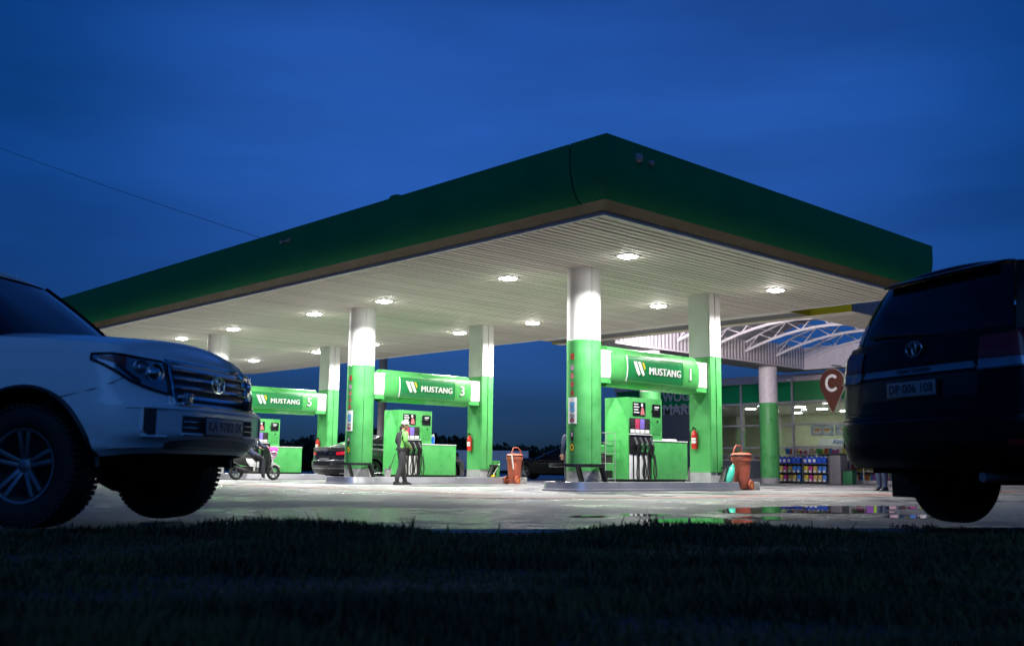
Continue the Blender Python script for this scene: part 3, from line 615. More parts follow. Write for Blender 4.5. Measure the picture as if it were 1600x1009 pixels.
while x < 37.95: inst(rbm, 'rib', link, (x - 32, 22.578 - 19, 0)); x += .21
y = 15.35
while y < 22.5: inst(rbm, 'rib', link, (38.028 - 32, y - 19, 0), (0, 0, -PI / 2)); y += .42
for nm, q in (('arm_trim', (26.05, 38.03, 22.545, 22.575, 4.68, 4.74)), ('arm_trim', (37.985, 38.025, 15.2, 22.54, 4.67, 4.73))): b = MB(); b.box(*q); lpart(b, nm, PANEL, smooth=0)
def arc(v, h0, h1): return h0 + (h1 - h0) * (1 - (2 * v - 1) ** 2)
for tx in (27.2, 29.4, 31.6, 33.7, 35.85, 38.0):
    ya, yb = 22.5, 15.25; N = 12
    bot = [(tx, ya + (yb - ya) * i / N, arc(i / N, 5.08, 5.76)) for i in range(N + 1)]
    top = [(tx, ya + (yb - ya) * i / N, arc(i / N, 5.42, 6.25)) for i in range(N + 1)]
    b = MB(); b.tube(bot, .055, 8); tr = lpart(b, 'truss', TRUSS)
    b = MB(); b.tube(top, .04, 6); lpart(b, 'top_chord', TRUSS, tr)
    for i in range(0, N, 2):
        for p, q in ((bot[i], top[i + 1]), (top[i + 1], bot[i + 2])): b = MB(); b.cyl(p, q, .026, n=6); lpart(b, 'web', TRUSS, tr)
for j in range(1, 8):
    v = j / 8; yy = 22.5 + (15.25 - 22.5) * v; b = MB(); b.cyl((26.2, yy, arc(v, 5.46, 6.29)), (38.6, yy, arc(v, 5.46, 6.29)), .03, n=6); lpart(b, 'purlin', TRUSS)
b = MB(); b.grid(lambda u, v: (26.05 + 9.0 * u, 22.6 + (15.15 - 22.6) * v, arc(v, 5.52, 6.34) + (.015 if round(u * 60) % 2 else 0)), 60, 14); lpart(b, 'vault_sheet', VAULT, solid=.01)
for cx, cy in ((36.05, 23.05), (28.5, 23.05)):
    b = MB(); b.lathe([(.37, 3.2), (.37, 4.70)], (cx, cy, 0), 36); ro = lpart(b, 'round_column', mat('pale_pink_paint', (.70, .64, .68), .45) if 'pale_pink_paint' not in MATS else MATS['pale_pink_paint'])
    b = MB(); b.lathe([(.376, .22), (.376, 3.195), (.37, 3.2)], (cx, cy, 0), 36); b.build('green_cladding', COLGREEN, ro)
    b = MB(); b.lathe([(.373, 0), (.373, .22)], (cx, cy, 0), 36); b.build('base_band', GREYP, ro)
LENS2 = mat('lit_lens_pink', (.9, .9, .9), .4, emit=(1.0, .90, .95), estr=1250.)  # assumed lamps, out of view behind the beam, added to light the courtyard
for i, (x, y, lab) in enumerate(((26.11, 16.4, 'right'), (26.11, 18.8, 'middle'), (26.11, 21.2, 'left'))):
    t = thing('unseen_courtyard_lamp', 'added unseen flood lamp facing the courtyard behind the link beam, %s of three' % lab, 'lamp', (x, y, 4.93), R(-90), 'added unseen flood lamps behind the link beam')
    b = MB(); b.box(-.22, .22, -.06, .06, .02, .13); b.build('housing', GREYP, t, bevel=.01)
    b = MB(); b.add([(-.2, .065, 0), (.2, .065, 0), (.2, .10, .12), (-.2, .10, .12), (-.2, -.03, 0), (.2, -.03, 0)], [(0, 1, 2, 3), (0, 1, 5, 4)]); b.build('lens', LENS2, t, smooth=0)

# ================================================================== shop
FRAME = mat('facade_frame', (.42, .41, .43), .45, metal=.3)
BAND = mat('shop_fascia_band', (.48, .40, .43), .5)
DKWALL = mat('shop_dark_panel', (.11, .12, .14), .4)
SHOPWALL = mat('shop_inner_wall', (.62, .64, .46), .7)
FLOORT = mat('shop_floor', (.30, .29, .28), .35)
def glass_mat():
    M = bpy.data.materials.new('thin_window_glass'); M.use_nodes = True; n = M.node_tree.nodes; l = M.node_tree.links; n.remove(n['Principled BSDF'])
    tr = n.new('ShaderNodeBsdfTransparent'); tr.inputs[0].default_value = (.82, .86, .84, 1); gl = n.new('ShaderNodeBsdfGlossy'); gl.inputs['Roughness'].default_value = .02
    fr = n.new('ShaderNodeFresnel'); fr.inputs[0].default_value = 1.5; mx = n.new('ShaderNodeMixShader'); nz = n.new('ShaderNodeTexNoise'); nz.inputs['Scale'].default_value = .6
    bp = n.new('ShaderNodeBump'); bp.inputs['Strength'].default_value = .02; l.new(nz.outputs[0], bp.inputs['Height']); l.new(bp.outputs[0], gl.inputs['Normal'])
    l.new(fr.outputs[0], mx.inputs[0]); l.new(tr.outputs[0], mx.inputs[1]); l.new(gl.outputs[0], mx.inputs[2]); l.new(mx.outputs[0], n['Material Output'].inputs[0]); return M
GLASS = glass_mat()
FX = 40.0
shop = thing('shop_building', 'glass fronted fuel station shop with green band and pale fascia', 'shop', (FX, 20, 0))
def sp(b, name, mt, par=None, **k):
    o = b.build(name, mt, par or shop, **k)
    if par is None: o.location = (-FX, -20, 0)
    return o
def sbox(x0, x1, y0, y1, z0, z1, name, mt, par=None, bev=0): b = MB(); b.box(x0, x1, y0, y1, z0, z1); return sp(b, name, mt, par, smooth=0 if not bev else 35, bevel=bev)
YL, YR = 34.6, 4.0
sbox(FX - .12, 49, YR, YL, 4.40, 4.74, 'roof_band', BAND)
sbox(FX + .3, 49, YR, YL, 3.5, 3.6, 'inner_ceiling', WHITE)
sbox(48.8, 49, YR, YL, 0, 4.39, 'back_wall', SHOPWALL)
sbox(FX + .05, 48.8, YL - .2, YL, 0, 4.39, 'side_wall', DKWALL)
sbox(FX + .05, 48.8, YR, YR + .2, 0, 4.39, 'side_wall', DKWALL)
sbox(FX - .05, 48.8, YR, YL, .004, .05, 'shop_floor', FLOORT)
mull = [34.5, 32.2, 29.6, 27.0, 24.35, 21.75, 19.1, 16.5, 13.9, 11.3, 8.7, 6.1, 4.1]
for i, y in enumerate(mull): sbox(FX - .07, FX + .05, y - .045, y + .045, .05, 4.399, 'mullion', FRAME)
for (z, h) in ((.10, .05), (.98, .03), (1.52, .035), (2.52, .035), (3.5, .045)):
    for a, c in zip(mull, mull[1:]):
        if a > 29.6 and z < 3: continue
        sbox(FX - .05, FX + .03, c + .046, a - .046, z - h, z + h, 'transom', FRAME)
for i, (a, c) in enumerate(zip(mull, mull[1:])):
    sbox(FX - .01, FX + .01, c + .05, a - .05, 3.55, 4.395, 'green_panel', SGREEN if a < 26 else DGREEN)
    if a > 29.6: sbox(FX - .01, FX + .01, c + .05, a - .05, .06, 3.45, 'dark_panel', DKWALL)
    else:
        for z0, z1 in ((.16, .94), (1.02, 1.48), (1.56, 2.48), (2.56, 3.45)):
            sbox(FX - .006, FX + .002, c + .05, a - .05, z0, z1, 'pane', DKWALL if z1 < 1.0 and a > 26 else GLASS)
# lettering of the shop on the dark panels
wall_sign = []
for txt, size, z in (('WOG', .62, 3.98), ('MARKET', .74, 3.36)):
    bt = text_mb(txt, size, .02, .006, 'LEFT'); remap(bt, lambda u, v, w, z=z: (FX - .07 - w, 31.5 - u, z + v)); o = bt.build('shop_lettering', mat('dim_letter', (.42, .43, .46), .4) if 'dim_letter' not in MATS else MATS['dim_letter'], shop, smooth=0); o.location = (-FX, -20, 0)
PANELLIT = mat('lit_ceiling_panel', (.9, .9, .9), .5, emit=(.98, 1.0, .88), estr=60.)
for lx, x in enumerate((43.0, 45.0, 47.2)):
    for ly in range(9):
        y = 28.5 - ly * 2.7
        t = thing('shop_ceiling_light', 'lit panel in the shop ceiling, %s row, %s from the left' % (('window', 'middle', 'rear')[lx], (ordn + ['ninth'])[ly]), 'light panel', (x, y, 3.47), 0, 'lit ceiling panels inside the shop')
        b = MB(); b.box(-.10, .10, -.22, .22, 0, .02); b.build('diffuser', PANELLIT, t, smooth=0)
# counters, gondolas, menu boards
GOODS = [mat('goods_%d' % i, c, .4, var=.3, scale=14) for i, c in enumerate(((.7, .6, .08), (.45, .05, .25), (.55, .42, .12), (.05, .2, .6), (.75, .72, .7), (.12, .45, .12), (.6, .1, .08), (.35, .12, .5), (.8, .5, .6)))]
def gondola(y0, y1, x, label, rows=4, depth=.45):
    t = thing('shelf_unit', label, 'shelf', (x, (y0 + y1) / 2, .05), 0, 'stocked shelf units inside the shop'); w = abs(y1 - y0)
    b = MB(); b.box(depth - .03, depth, -w / 2, w / 2, 0, .38 * rows + .1); b.build('back_panel', WHITEG, t, smooth=0)
    for r_ in range(rows):
        b = MB(); b.box(0, depth - .03, -w / 2, w / 2, .06 + r_ * .38, .09 + r_ * .38); b.build('shelf_board', WHITEG, t, smooth=0)
        g = MB(); yy = -w / 2 + .03
        while yy < w / 2 - .12:
            ww = random.uniform(.07, .16); g.box(.05, .05 + random.uniform(.1, .25), yy, yy + ww - .012, .092 + r_ * .38, .092 + r_ * .38 + random.uniform(.14, .28), random.randrange(len(GOODS))); yy += ww
        go = g.build('goods', GOODS, t, smooth=0); go['kind'] = 'stuff'
gondola(29.2, 26.6, 41.2, 'low stocked shelf in the window left of the green column', 3)
gondola(26.2, 24.7, 42.2, 'stocked shelf just right of the shop mullion behind the column', 4)
gondola(24.1, 19.4, 41.15, 'long stocked shelf in the window behind the fluid display', 4); gondola(20.8, 18.4, 41.5, 'stocked shelf right of the shop door', 5)
gondola(17.8, 15.2, 41.5, 'stocked shelf in the window behind the dark estate', 5); gondola(24.3, 19.0, 48.0, 'long shelf against the shop back wall', 5)
BOARD = mat('menu_board_print', (.45, .5, .55), .4, var=.5, scale=3, emit=(.8, .85, .9), estr=.10)
FOOD = mat('food_print', (.55, .34, .16), .5, var=.5, scale=12, emit=(.7, .42, .2), estr=.22)
PLATEP = mat('plate_print', (.7, .7, .66), .5, emit=(.9, .9, .85), estr=.15)
for i, (y0, y1) in enumerate(((24.1, 23.0), (22.9, 21.5), (21.4, 20.7))):
    t = thing('menu_board', 'lit food picture board in the shop, %s from the left' % ordn[i], 'menu board', (41.0, (y0 + y1) / 2, 2.05), 0, 'lit food picture boards'); w = (y0 - y1) / 2
    b = MB(); b.box(0, .05, -w, w, 0, .48); b.build('board', BOARD, t, smooth=0)
    for j in range(2):
        yy = -w * .45 + j * w * .85; b = MB(); b.lathe([(0, 0), (.21, 0)], n=16); remap(b, lambda x, y, z: (-.004, yy + x, .24 + y * .8)); b.build('plate_print', PLATEP, t)
        b = MB(); b.lathe([(0, 0), (.14, 0)], n=14); remap(b, lambda x, y, z: (-.008, yy + x * 1.1, .25 + y * .6)); b.build('food_print', FOOD, t)
t = thing('counter_sign', 'white strip sign with blue lettering above the shop counter', 'sign', (41.1, 22.5, 1.62))
b = MB(); b.box(0, .04, -1.3, 1.3, 0, .3); b.build('board', mat('lit_white_strip', (.85, .85, .82), .5, emit=(.9, .92, .85), estr=.25), t, smooth=0)
bt = text_mb('Alisia', .28, .004, .004); remap(bt, lambda u, v, w: (-.006 - w, .3 - u, .15 + v)); bt.build('lettering', BLUEP, t, smooth=0)
b = MB(); b.box(0, .6, -1.8, 1.8, 0, .95); tag(b.build('shop_counter', DKWALL, None, bevel=.02, loc=(42.0, 22.4, .05)), 'dark sales counter under the white strip sign', 'counter')

# hanging coffee pin sign
t = thing('coffee_pin_sign', 'brown map pin shaped sign with white letter C', 'sign', (37.35, 20.95, 3.97), R(-8))
pts = []
for i in range(33): a = -R(32) + (PI + 2 * R(32)) * i / 32; pts.append((.585 * math.cos(a), .585 * math.sin(a)))
pts.append((0, -1.16))
b = MB(); b.prism(pts, lambda u, v: (0, -u, v), lambda u, v: (.08, -u, v)); b.build('pin_plate', mat('coffee_brown', (.10, .028, .018), .4), t, smooth=0)
b = MB(); rim = [(0.04, -u * 1.012, v * 1.012) for u, v in pts]; b.tube(rim + [rim[0]], .018, 6); b.build('rim', mat('sign_rim', (.45, .42, .40), .4), t)
b = MB(); pth = [(-.03, -(.27 * math.cos(R(42 + 276 * i / 24)) + .02), .02 + .29 * math.sin(R(42 + 276 * i / 24))) for i in range(25)]; b.tube(pth, .062, 8, flat=1.0); remap(b, lambda x, y, z: (-.02 + (x + .03) * .3, y, z)); b.build('letter', PRINTW, t)
b = MB(); b.cyl((.04, 0, .58), (.04, 0, .74), .025, n=8); b.build('hanger', GREYP, t)
b = MB(); b.bar((.04, 0, .74), (.66, 0, .74), .05, .05); b.build('hanger_arm', GREYP, t)
# wall camera on the mullion
t = thing('wall_camera', 'small white camera on the shop mullion by the green column', 'camera', (FX - .2, 24.35, 4.46))
b = MB(); b.bar((-.16, 0, -.03), (.1, 0, .02), .12, .12); b.build('body', WHITEG, t, bevel=.02)
b = MB(); b.cyl((.06, 0, 0), (.10, 0, -.14), .02, n=8); b.build('arm', WHITEG, t)

# display of screen wash in front of the shop
SHX, SY0, SY1 = 38.75, 24.42, 21.98
t = thing('display_shelf', 'grey three tier display rack in front of the shop', 'shelf', (SHX, (SY0 + SY1) / 2, 0))
w = (SY0 - SY1) / 2; SH = mat('display_grey', (.12, .12, .135), .5)
for y in (-w, -.01, w - .02): b = MB(); b.box(0, .5, y, y + .03, 0, 1.12); b.build('side_panel', SH, t, smooth=0)
b = MB(); b.box(.5, .53, -w, w, 0, 1.12); b.build('back_panel', SH, t, smooth=0)
for z in (.05, .42, .80):
    b = MB(); b.box(.002, .498, -w + .032, -.012, z, z + .025); b.build('shelf_board', SH, t, smooth=0)
    b = MB(); b.box(.002, .498, .022, w - .022, z, z + .025); b.build('shelf_board', SH, t, smooth=0)
b = MB(); b.box(-.02, .55, -w - .52, -w - .03, 0, 1.16); b.build('end_cabinet', mat('cabinet_grey', (.2, .19, .2), .5), t, bevel=.01)
def wash_jug(s):
    b = MB(); b.box(0, .16, -.095, .095, 0, .24); b.box(.03, .13, -.03, .03, .24, .30); return b
wj = wash_jug(1); WJB = mat('wash_jug_blue', (.02, .10, .62), .25); wjm = wj.mesh('jug_body', WJB, bevel=.02)
lb = MB(); lb.box(-.004, 0, -.06, .06, .05, .17); lbm = lb.mesh('jug_label', PRINTW, smooth=0)
hd = MB(); hd.tube([(.08, -.03, .30), (.08, -.07, .27), (.08, -.08, .20)], .012, 6); hdm = hd.mesh('jug_handle', WHITEG)
bg = MB(); bg.add([(.02, -.075, 0), (.15, -.075, 0), (.15, .075, 0), (.02, .075, 0), (0, -.085, .12), (.17, -.085, .12), (.17, .085, .12), (0, .085, .12), (.06, -.08, .27), (.11, -.08, .27), (.11, .08, .27), (.06, .08, .27)],
       [(3, 2, 1, 0), (0, 1, 5, 4), (1, 2, 6, 5), (2, 3, 7, 6), (3, 0, 4, 7), (4, 5, 9, 8), (5, 6, 10, 9), (6, 7, 11, 10), (7, 4, 8, 11), (8, 9, 10, 11)])
bgms = {i: bg.mesh('bag_body', GOODS[i], bevel=.015) for i in range(len(GOODS))}
cn = {0: 'yellow', 1: 'magenta', 2: 'gold', 3: 'blue', 4: 'white'}
yb0s = (SY0 - .12, (SY0 + SY1) / 2 - .10)
for bay, yb in enumerate(yb0s):
    side = ('left', 'right')[bay]
    for i in range(5):
        t = thing('wash_jug', 'blue screen wash jug on the top tier of the %s display bay' % side, 'jug', (SHX + .03, yb - i * .215, .826), 0, 'blue wash jugs on the top tier, %s bay' % side)
        inst(wjm, 'jug_body', t)
        if i < 3: inst(lbm, 'jug_label', t)
        inst(hdm, 'jug_handle', t)
    for tier, z in (('middle', .446), ('bottom', .076)):
        for i, ci in enumerate((0, 1, 2, 3, 3) if tier == 'middle' else (0, 1, 2, 2, 3)):
            nm = '%s detergent bag on the %s tier of the %s display bay' % (cn[ci], tier, side)
            t = thing('detergent_bag', nm, 'bag', (SHX + .04, yb - i * .215, z), random.uniform(-.1, .1), '%s bags on the %s tier, %s bay' % (cn[ci], tier, side))
            inst(bgms[ci], 'bag_body', t); o = inst(lbm, 'bag_label', t, (.008, 0, -.03)); o.scale = (1, .8, .7)
t = thing('litter_bin', 'dark green litter bin beside the display rack', 'bin', (SHX + .1, SY1 - .85, 0))
b = MB(); b.box(-.18, .18, -.20, .20, 0, .52); b.build('bin_body', mat('bin_green', (.02, .16, .06), .5), t, bevel=.02)
b = MB(); b.box(-.2, .2, -.22, .22, .521, .56); b.build('bin_rim', BLACKP, t, bevel=.01)
HIVIS = mat('hivis_fabric', (.45, .75, .05), .7)
def clothes_rack(y, label):
    t = thing('clothes_rail', label, 'rail', (39.0, y, 0))
    for s in (-.7, .7): b = MB(); b.cyl((0, s, 0), (0, s, 1.4), .02, n=8); b.build('post', GREYP, t)
    b = MB(); b.cyl((0, -.7, 1.4), (0, .7, 1.4), .018, n=8); b.build('rail', GREYP, t)
clothes_rack(19.9, 'metal clothes rail with bright vests left of the shop door')
for i, (yy, mt, nm) in enumerate(((20.35, MATS['goods_7'], 'purple jacket'), (20.05, HIVIS, 'bright yellow green vest'), (19.7, DKWALL, 'dark jacket'), (19.4, MATS['goods_8'], 'pink jacket'))):
    b = MB(); b.prism([(-.14, 0), (.14, 0), (.16, .45), (.21, .38), (.23, .46), (.12, .66), (.04, .70), (-.04, .70), (-.12, .66), (-.23, .46), (-.21, .38), (-.16, .45)], lambda u, v: (-.05, u, v), lambda u, v: (.05, u, v)); tag(b.build('hung_jacket', mt, None, bevel=.015, loc=(39.0, yy, .68)), '%s hanging on the rail by the shop' % nm, 'jacket')
for i, (yy, ci) in enumerate(((18.7, 7), (18.3, 8), (17.6, 4))):
    t = thing('goods_stand', 'narrow stand of %s goods by the shop window' % ('purple', 'pink', 'white')[i], 'stand', (39.1, yy, 0))
    for s in (-.16, .16): b = MB(); b.box(0, .35, s - .015, s + .015, 0, 1.2); b.build('side_panel', MATS['goods_7'] if i == 0 else WHITEG, t, smooth=0)
    for z in (.08, .42, .76, 1.1):
        b = MB(); b.box(0, .35, -.144, .144, z, z + .03); b.build('shelf_board', WHITEG, t, smooth=0)
        b = MB(); b.box(.04, .28, -.12, .10, z + .031, z + .2); b.build('goods', GOODS[(ci + int(z * 5)) % len(GOODS)], t, bevel=.01)

# ================================================================== far background
t = thing('white_container', 'long pale container standing behind the islands', 'container', (41.6, 45.5, 0), R(-43))
CONT = mat('pale_container', (.75, .75, .80), .6, var=.1)
b = MB(); b.box(-4.2, 2.0, -1.1, 1.1, .36, 1.52); b.build('container_body', CONT, t, bevel=.02)
for i in range(20): b = MB(); b.box(-4.1 + i * .31, -4.02 + i * .31, -1.13, -1.1, .40, 1.48); b.build('rib', CONT, t, smooth=0)
for s in (-3.6, 1.4): b = MB(); b.box(s - .2, s + .2, -1, 1, 0, .36); b.build('skid', DARKVOID, t, smooth=0)
t = thing('lamp_post', 'tall grey post seen behind the column of pump 3', 'post', (26.72, 36.57, 0))
b = MB(); b.lathe([(.22, 0), (.22, .05), (.19, .06), (.17, 9)], n=16); b.build('shaft', mat('post_grey', (.20, .17, .18), .6), t)
b = MB(); b.bar((0, 0, 8.9), (.9, -.9, 9.2), .1, .1); b.build('arm', GREYP, t)
LEAF = mat('dark_foliage', (.028, .045, .018), .9, var=.4, scale=.3)
def leaf_mass(name, pts, size):
    n = len(pts); P = np.array(pts); d1 = rng.normal(size=(n, 3)); d2 = rng.normal(size=(n, 3)); s = (size * rng.uniform(.5, 1.2, n))[:, None]
    d1 /= np.linalg.norm(d1, axis=1)[:, None]; d2 -= (d1 * d2).sum(1)[:, None] * d1; d2 /= np.linalg.norm(d2, axis=1)[:, None]
    V = np.stack([P - d1 * s, P + d2 * s * .5, P + d1 * s, P - d2 * s * .5], 1).reshape(-1, 3); F = np.arange(4 * n).reshape(-1, 4)
    me = bpy.data.meshes.new(name); me.from_pydata(V.tolist(), [], F.tolist()); me.materials.append(LEAF); o = bpy.data.objects.new(name, me); COL.objects.link(o); return o
tp = []
for i in range(95):
    u = i / 94; ang = R(76 - 40 * u) ; dist = random.uniform(104, 128); h = random.uniform(2.6, 3.6) + (1.6 * math.exp(-((u - .53) / .07) ** 2)) + .5 * math.sin(u * 23)
    c = Vector((dist * math.cos(ang), dist * math.sin(ang), 0)); w = random.uniform(1.8, 3.4)
    for _ in range(420):
        q = rng.normal(size=3); q /= np.linalg.norm(q); rr = rng.uniform(.3, 1) ** .5
        tp.append((c.x + q[0] * w * rr, c.y + q[1] * w * rr, max(0.1, h * .52 + q[2] * h * .5 * rr)))
tag(leaf_mass('far_treeline', tp, .42), 'dark far line of trees along the horizon', 'trees', kind='stuff')
# ================================================================== vehicles
def lerp_tab(tab, t):
    if t <= tab[0][0]: return tab[0][1]
    for (a, va), (b, vb) in zip(tab, tab[1:]):
        if t <= b: u = (t - a) / (b - a); u = u * u * (3 - 2 * u) if abs(vb - va) > .02 else u; return va + (vb - va) * u
    return tab[-1][1]
def lin_tab(tab, t):
    if t <= tab[0][0]: return tab[0][1]
    for (a, va), (b, vb) in zip(tab, tab[1:]):
        if t <= b: return va + (vb - va) * (t - a) / (b - a)
    return tab[-1][1]
SF, SR = .24, .78
class Shell:
    def __init__(s, c): s.c = c
    def plan(s, q, o):
        a = abs(q); pw = 2 / o['n']
        if a < SF:
            th = a / SF * PI / 2; x = o['xf'] - o['af'] + o['af'] * max(0, math.cos(th)) ** pw; y = o['hw'] * math.sin(th) ** pw
        elif a <= SR:
            u = (a - SF) / (SR - SF); x = (o['xf'] - o['af']) * (1 - u) + (o['xr'] + o['ar']) * u; y = o['hw']
        else:
            th = min(1, (a - SR) / (1 - SR)) * PI / 2; x = o['xr'] + o['ar'] - o['ar'] * math.sin(th) ** pw; y = o['hw'] * max(0, math.cos(th)) ** pw
        return x, (y if q >= 0 else -y)
    def nrm(s, q, o):
        e = .012; a = abs(q); x0, y0 = s.plan(max(.0, a - e), o); x1, y1 = s.plan(min(1, a + e), o)
        if a < e: return 1., 0.
        if a > 1 - e: return -1., 0.
        dx, dy = x1 - x0, y1 - y0; l = math.hypot(dx, dy) or 1; nx, ny = dy / l, -dx / l
        return nx, (ny if q >= 0 else -ny)
    def ins(s, q, t):
        a = abs(q); F, S, B = lerp_tab(s.c['tf'], t), lerp_tab(s.c['ts'], t), lerp_tab(s.c['tr'], t)
        if a < SF: u = min(1, max(0, (a / SF - .45) / .55)); u = u * u * (3 - 2 * u); return F * (1 - u) + S * u
        if a > SR: u = min(1, max(0, ((a - SR) / (1 - SR)) / .55)); u = u * u * (3 - 2 * u); return S * (1 - u) + B * u
        return S
    def P(s, q, t, off=0.):
        o = s.c; x, y = s.plan(q, o); nx, ny = s.nrm(q, o); d = s.ins(q, t) - off
        zb, zt = lin_tab(o['zb'], x), lin_tab(o['zt'], x)
        return Vector((x - nx * d, y - ny * d, zb + (zt - zb) * t))
    def G(s, q, t, off=0.):
        g = s.c['g']; xb, yb = s.plan(q, g[0]); xt, yt = s.plan(q, g[1]); zb = lin_tab(s.c['zt'], xb) - .015
        zt = s.c['roof'] ; nx, ny = s.nrm(q, g[0]); bul = .035 * 4 * t * (1 - t) + off; tt = t
        return Vector((xb + (xt - xb) * tt + nx * bul, yb + (yt - yb) * tt + ny * bul, zb + (zt - zb) * tt))
    def ts(s, q, z):       # t at a given height
        x, y = s.plan(q, s.c); zb, zt = lin_tab(s.c['zb'], x), lin_tab(s.c['zt'], x); return (z - zb) / (zt - zb)

TINT = mat('dark_car_glass', (.006, .008, .011), .05, var=.05, coat=.12, spec=.4)
LAMPCLR = mat('lamp_reflector', (.30, .33, .38), .15, metal=.7)
VOID = mat('underbody_black', (.004, .004, .004), .9, spec=.1)
LAMPRED = mat('tail_lamp_red', (.25, .008, .01), .15, coat=.5)
LAMPAMB = mat('lamp_side_red', (.22, .03, .02), .2, coat=.4)
PLATE = mat('plate_white', (.36, .37, .38), .45, var=.04)
def strip_tube(name, path, r, mt, par, flat=1., n=6): b = MB(); b.tube(path, r, n, flat=flat); return b.build(name, mt, par)
def patch(par, fn, s0, s1, t0, t1, off, name, mt, nu=14, nv=6, th=.004):
    t0f = t0 if callable(t0) else (lambda u: t0); t1f = t1 if callable(t1) else (lambda u: t1)
    b = MB(); b.grid(lambda u, v: fn(s0 + (s1 - s0) * u, t0f(u) + (t1f(u) - t0f(u)) * v, off), nu, nv); return b.build(name, mt, par, solid=th, smooth=50)
def wheel(par, x, y, r, w, side, steer=0., tread=True, rimr=.60):
    hub = bpy.data.objects.new('wheel', None); hub.location = (x, y, r); hub.rotation_euler.z = steer; hub.parent = par; COL.objects.link(hub)
    b = MB(); h = w / 2
    b.lathe([(r * .60, -h * .80), (r * .66, -h * .96), (r * .82, -h), (r * .93, -h * .94), (r * .975, -h * .78), (r * .985, -h * .4), (r * .985, h * .4), (r * .975, h * .78), (r * .93, h * .94), (r * .82, h), (r * .66, h * .96), (r * .60, h * .80)], (0, 0, 0), 48, axis='y')
    if tread:
        for k in range(62):
            for row, (ya, yb) in enumerate(((-.98, -.55), (-.46, -.06), (.06, .46), (.55, .98))):
                a = 2 * PI * (k + .5 * (row % 2)) / 62; da = .033
                vs = [((r * (.972 if (abs(yy) > .9) else .98) + dr) * math.cos(a + q), yy * h, (r * (.972 if abs(yy) > .9 else .98) + dr) * math.sin(a + q)) for dr in (-.01, .013) for q, yy in ((-da, ya), (da, ya), (da, yb), (-da, yb))]
                b.add(vs, [(0, 1, 2, 3), (4, 5, 6, 7), (0, 1, 5, 4), (1, 2, 6, 5), (2, 3, 7, 6), (3, 0, 4, 7)])
    b.build('tyre', RUBBER, hub, smooth=40)
    yo = side * h; rr = r * rimr
    b = MB(); b.lathe([(rr * .98, yo * .86), (rr * 1.02, yo * .92), (rr * .95, yo * .90), (rr * .90, yo * .70), (rr * .86, -yo * .5)], (0, 0, 0), 40, axis='y'); rim = b.build('rim', ALU, hub)
    b = MB(); b.lathe([(0, yo * .05), (rr * .9, yo * .05)], (0, 0, 0), 24, axis='y'); b.build('brake_disc', BLACKP, rim)
    for k in range(5):
        a = 2 * PI * k / 5 + .3
        for da in (-.16, .16):
            b = MB(); p = (rr * .16 * math.cos(a + da * 2.0), yo * .62, rr * .16 * math.sin(a + da * 2.0)); q = (rr * .93 * math.cos(a + da), yo * .86, rr * .93 * math.sin(a + da))
            d = Vector(q) - Vector(p); b.bar(p, q, rr * .13, .03, up=(0, 1, 0)); b.build('spoke', ALU, rim, bevel=.006)
    b = MB(); b.lathe([(rr * .24, yo * .4), (rr * .24, yo * .68), (rr * .16, yo * .76), (0, yo * .77)], (0, 0, 0), 20, axis='y'); b.build('hub_cap', ALU, rim)
    return hub
def emblem(par, c, nx, size, mt, tilt=0.):
    """three interlocking ovals standing on the surface facing +-x"""
    e = bpy.data.objects.new('emblem', None); e.location = c; e.parent = par; COL.objects.link(e)
    def oval(a, b_, z, r): return [(nx * .012, a * math.cos(2 * PI * i / 28), z + b_ * math.sin(2 * PI * i / 28)) for i in range(29)]
    for a, b_, z, r in ((size, size * .68, 0, size * .085), (size * .58, size * .26, size * .34, size * .07), (size * .25, size * .62, 0, size * .07)):
        bb = MB(); bb.tube(oval(a, b_, z, r), r, 6); bb.build('oval', mt, e)
    return e
def plate(par, c, nx, txt, wid=.52):
    p = bpy.data.objects.new('number_plate', None); p.location = c; p.parent = par; COL.objects.link(p)
    b = MB(); b.box(-.008, .008, -wid / 2, wid / 2, -.057, .057); b.build('plate_board', PLATE, p, bevel=.004)
    b = MB(); b.box(-.009 if nx > 0 else -.004, .004 if nx > 0 else .009, -wid / 2 - .012, wid / 2 + .012, -.068, .068); b.build('plate_holder', BLACKP, p, bevel=.003)
    bt = text_mb(txt, .098, .001, .001, space=1.02)
    remap(bt, (lambda u, v, w: (.0095 + w, u, v)) if nx > 0 else (lambda u, v, w: (-.0095 - w, -u, v))); bt.build('plate_lettering', PRINTK, p, smooth=0)
    return p
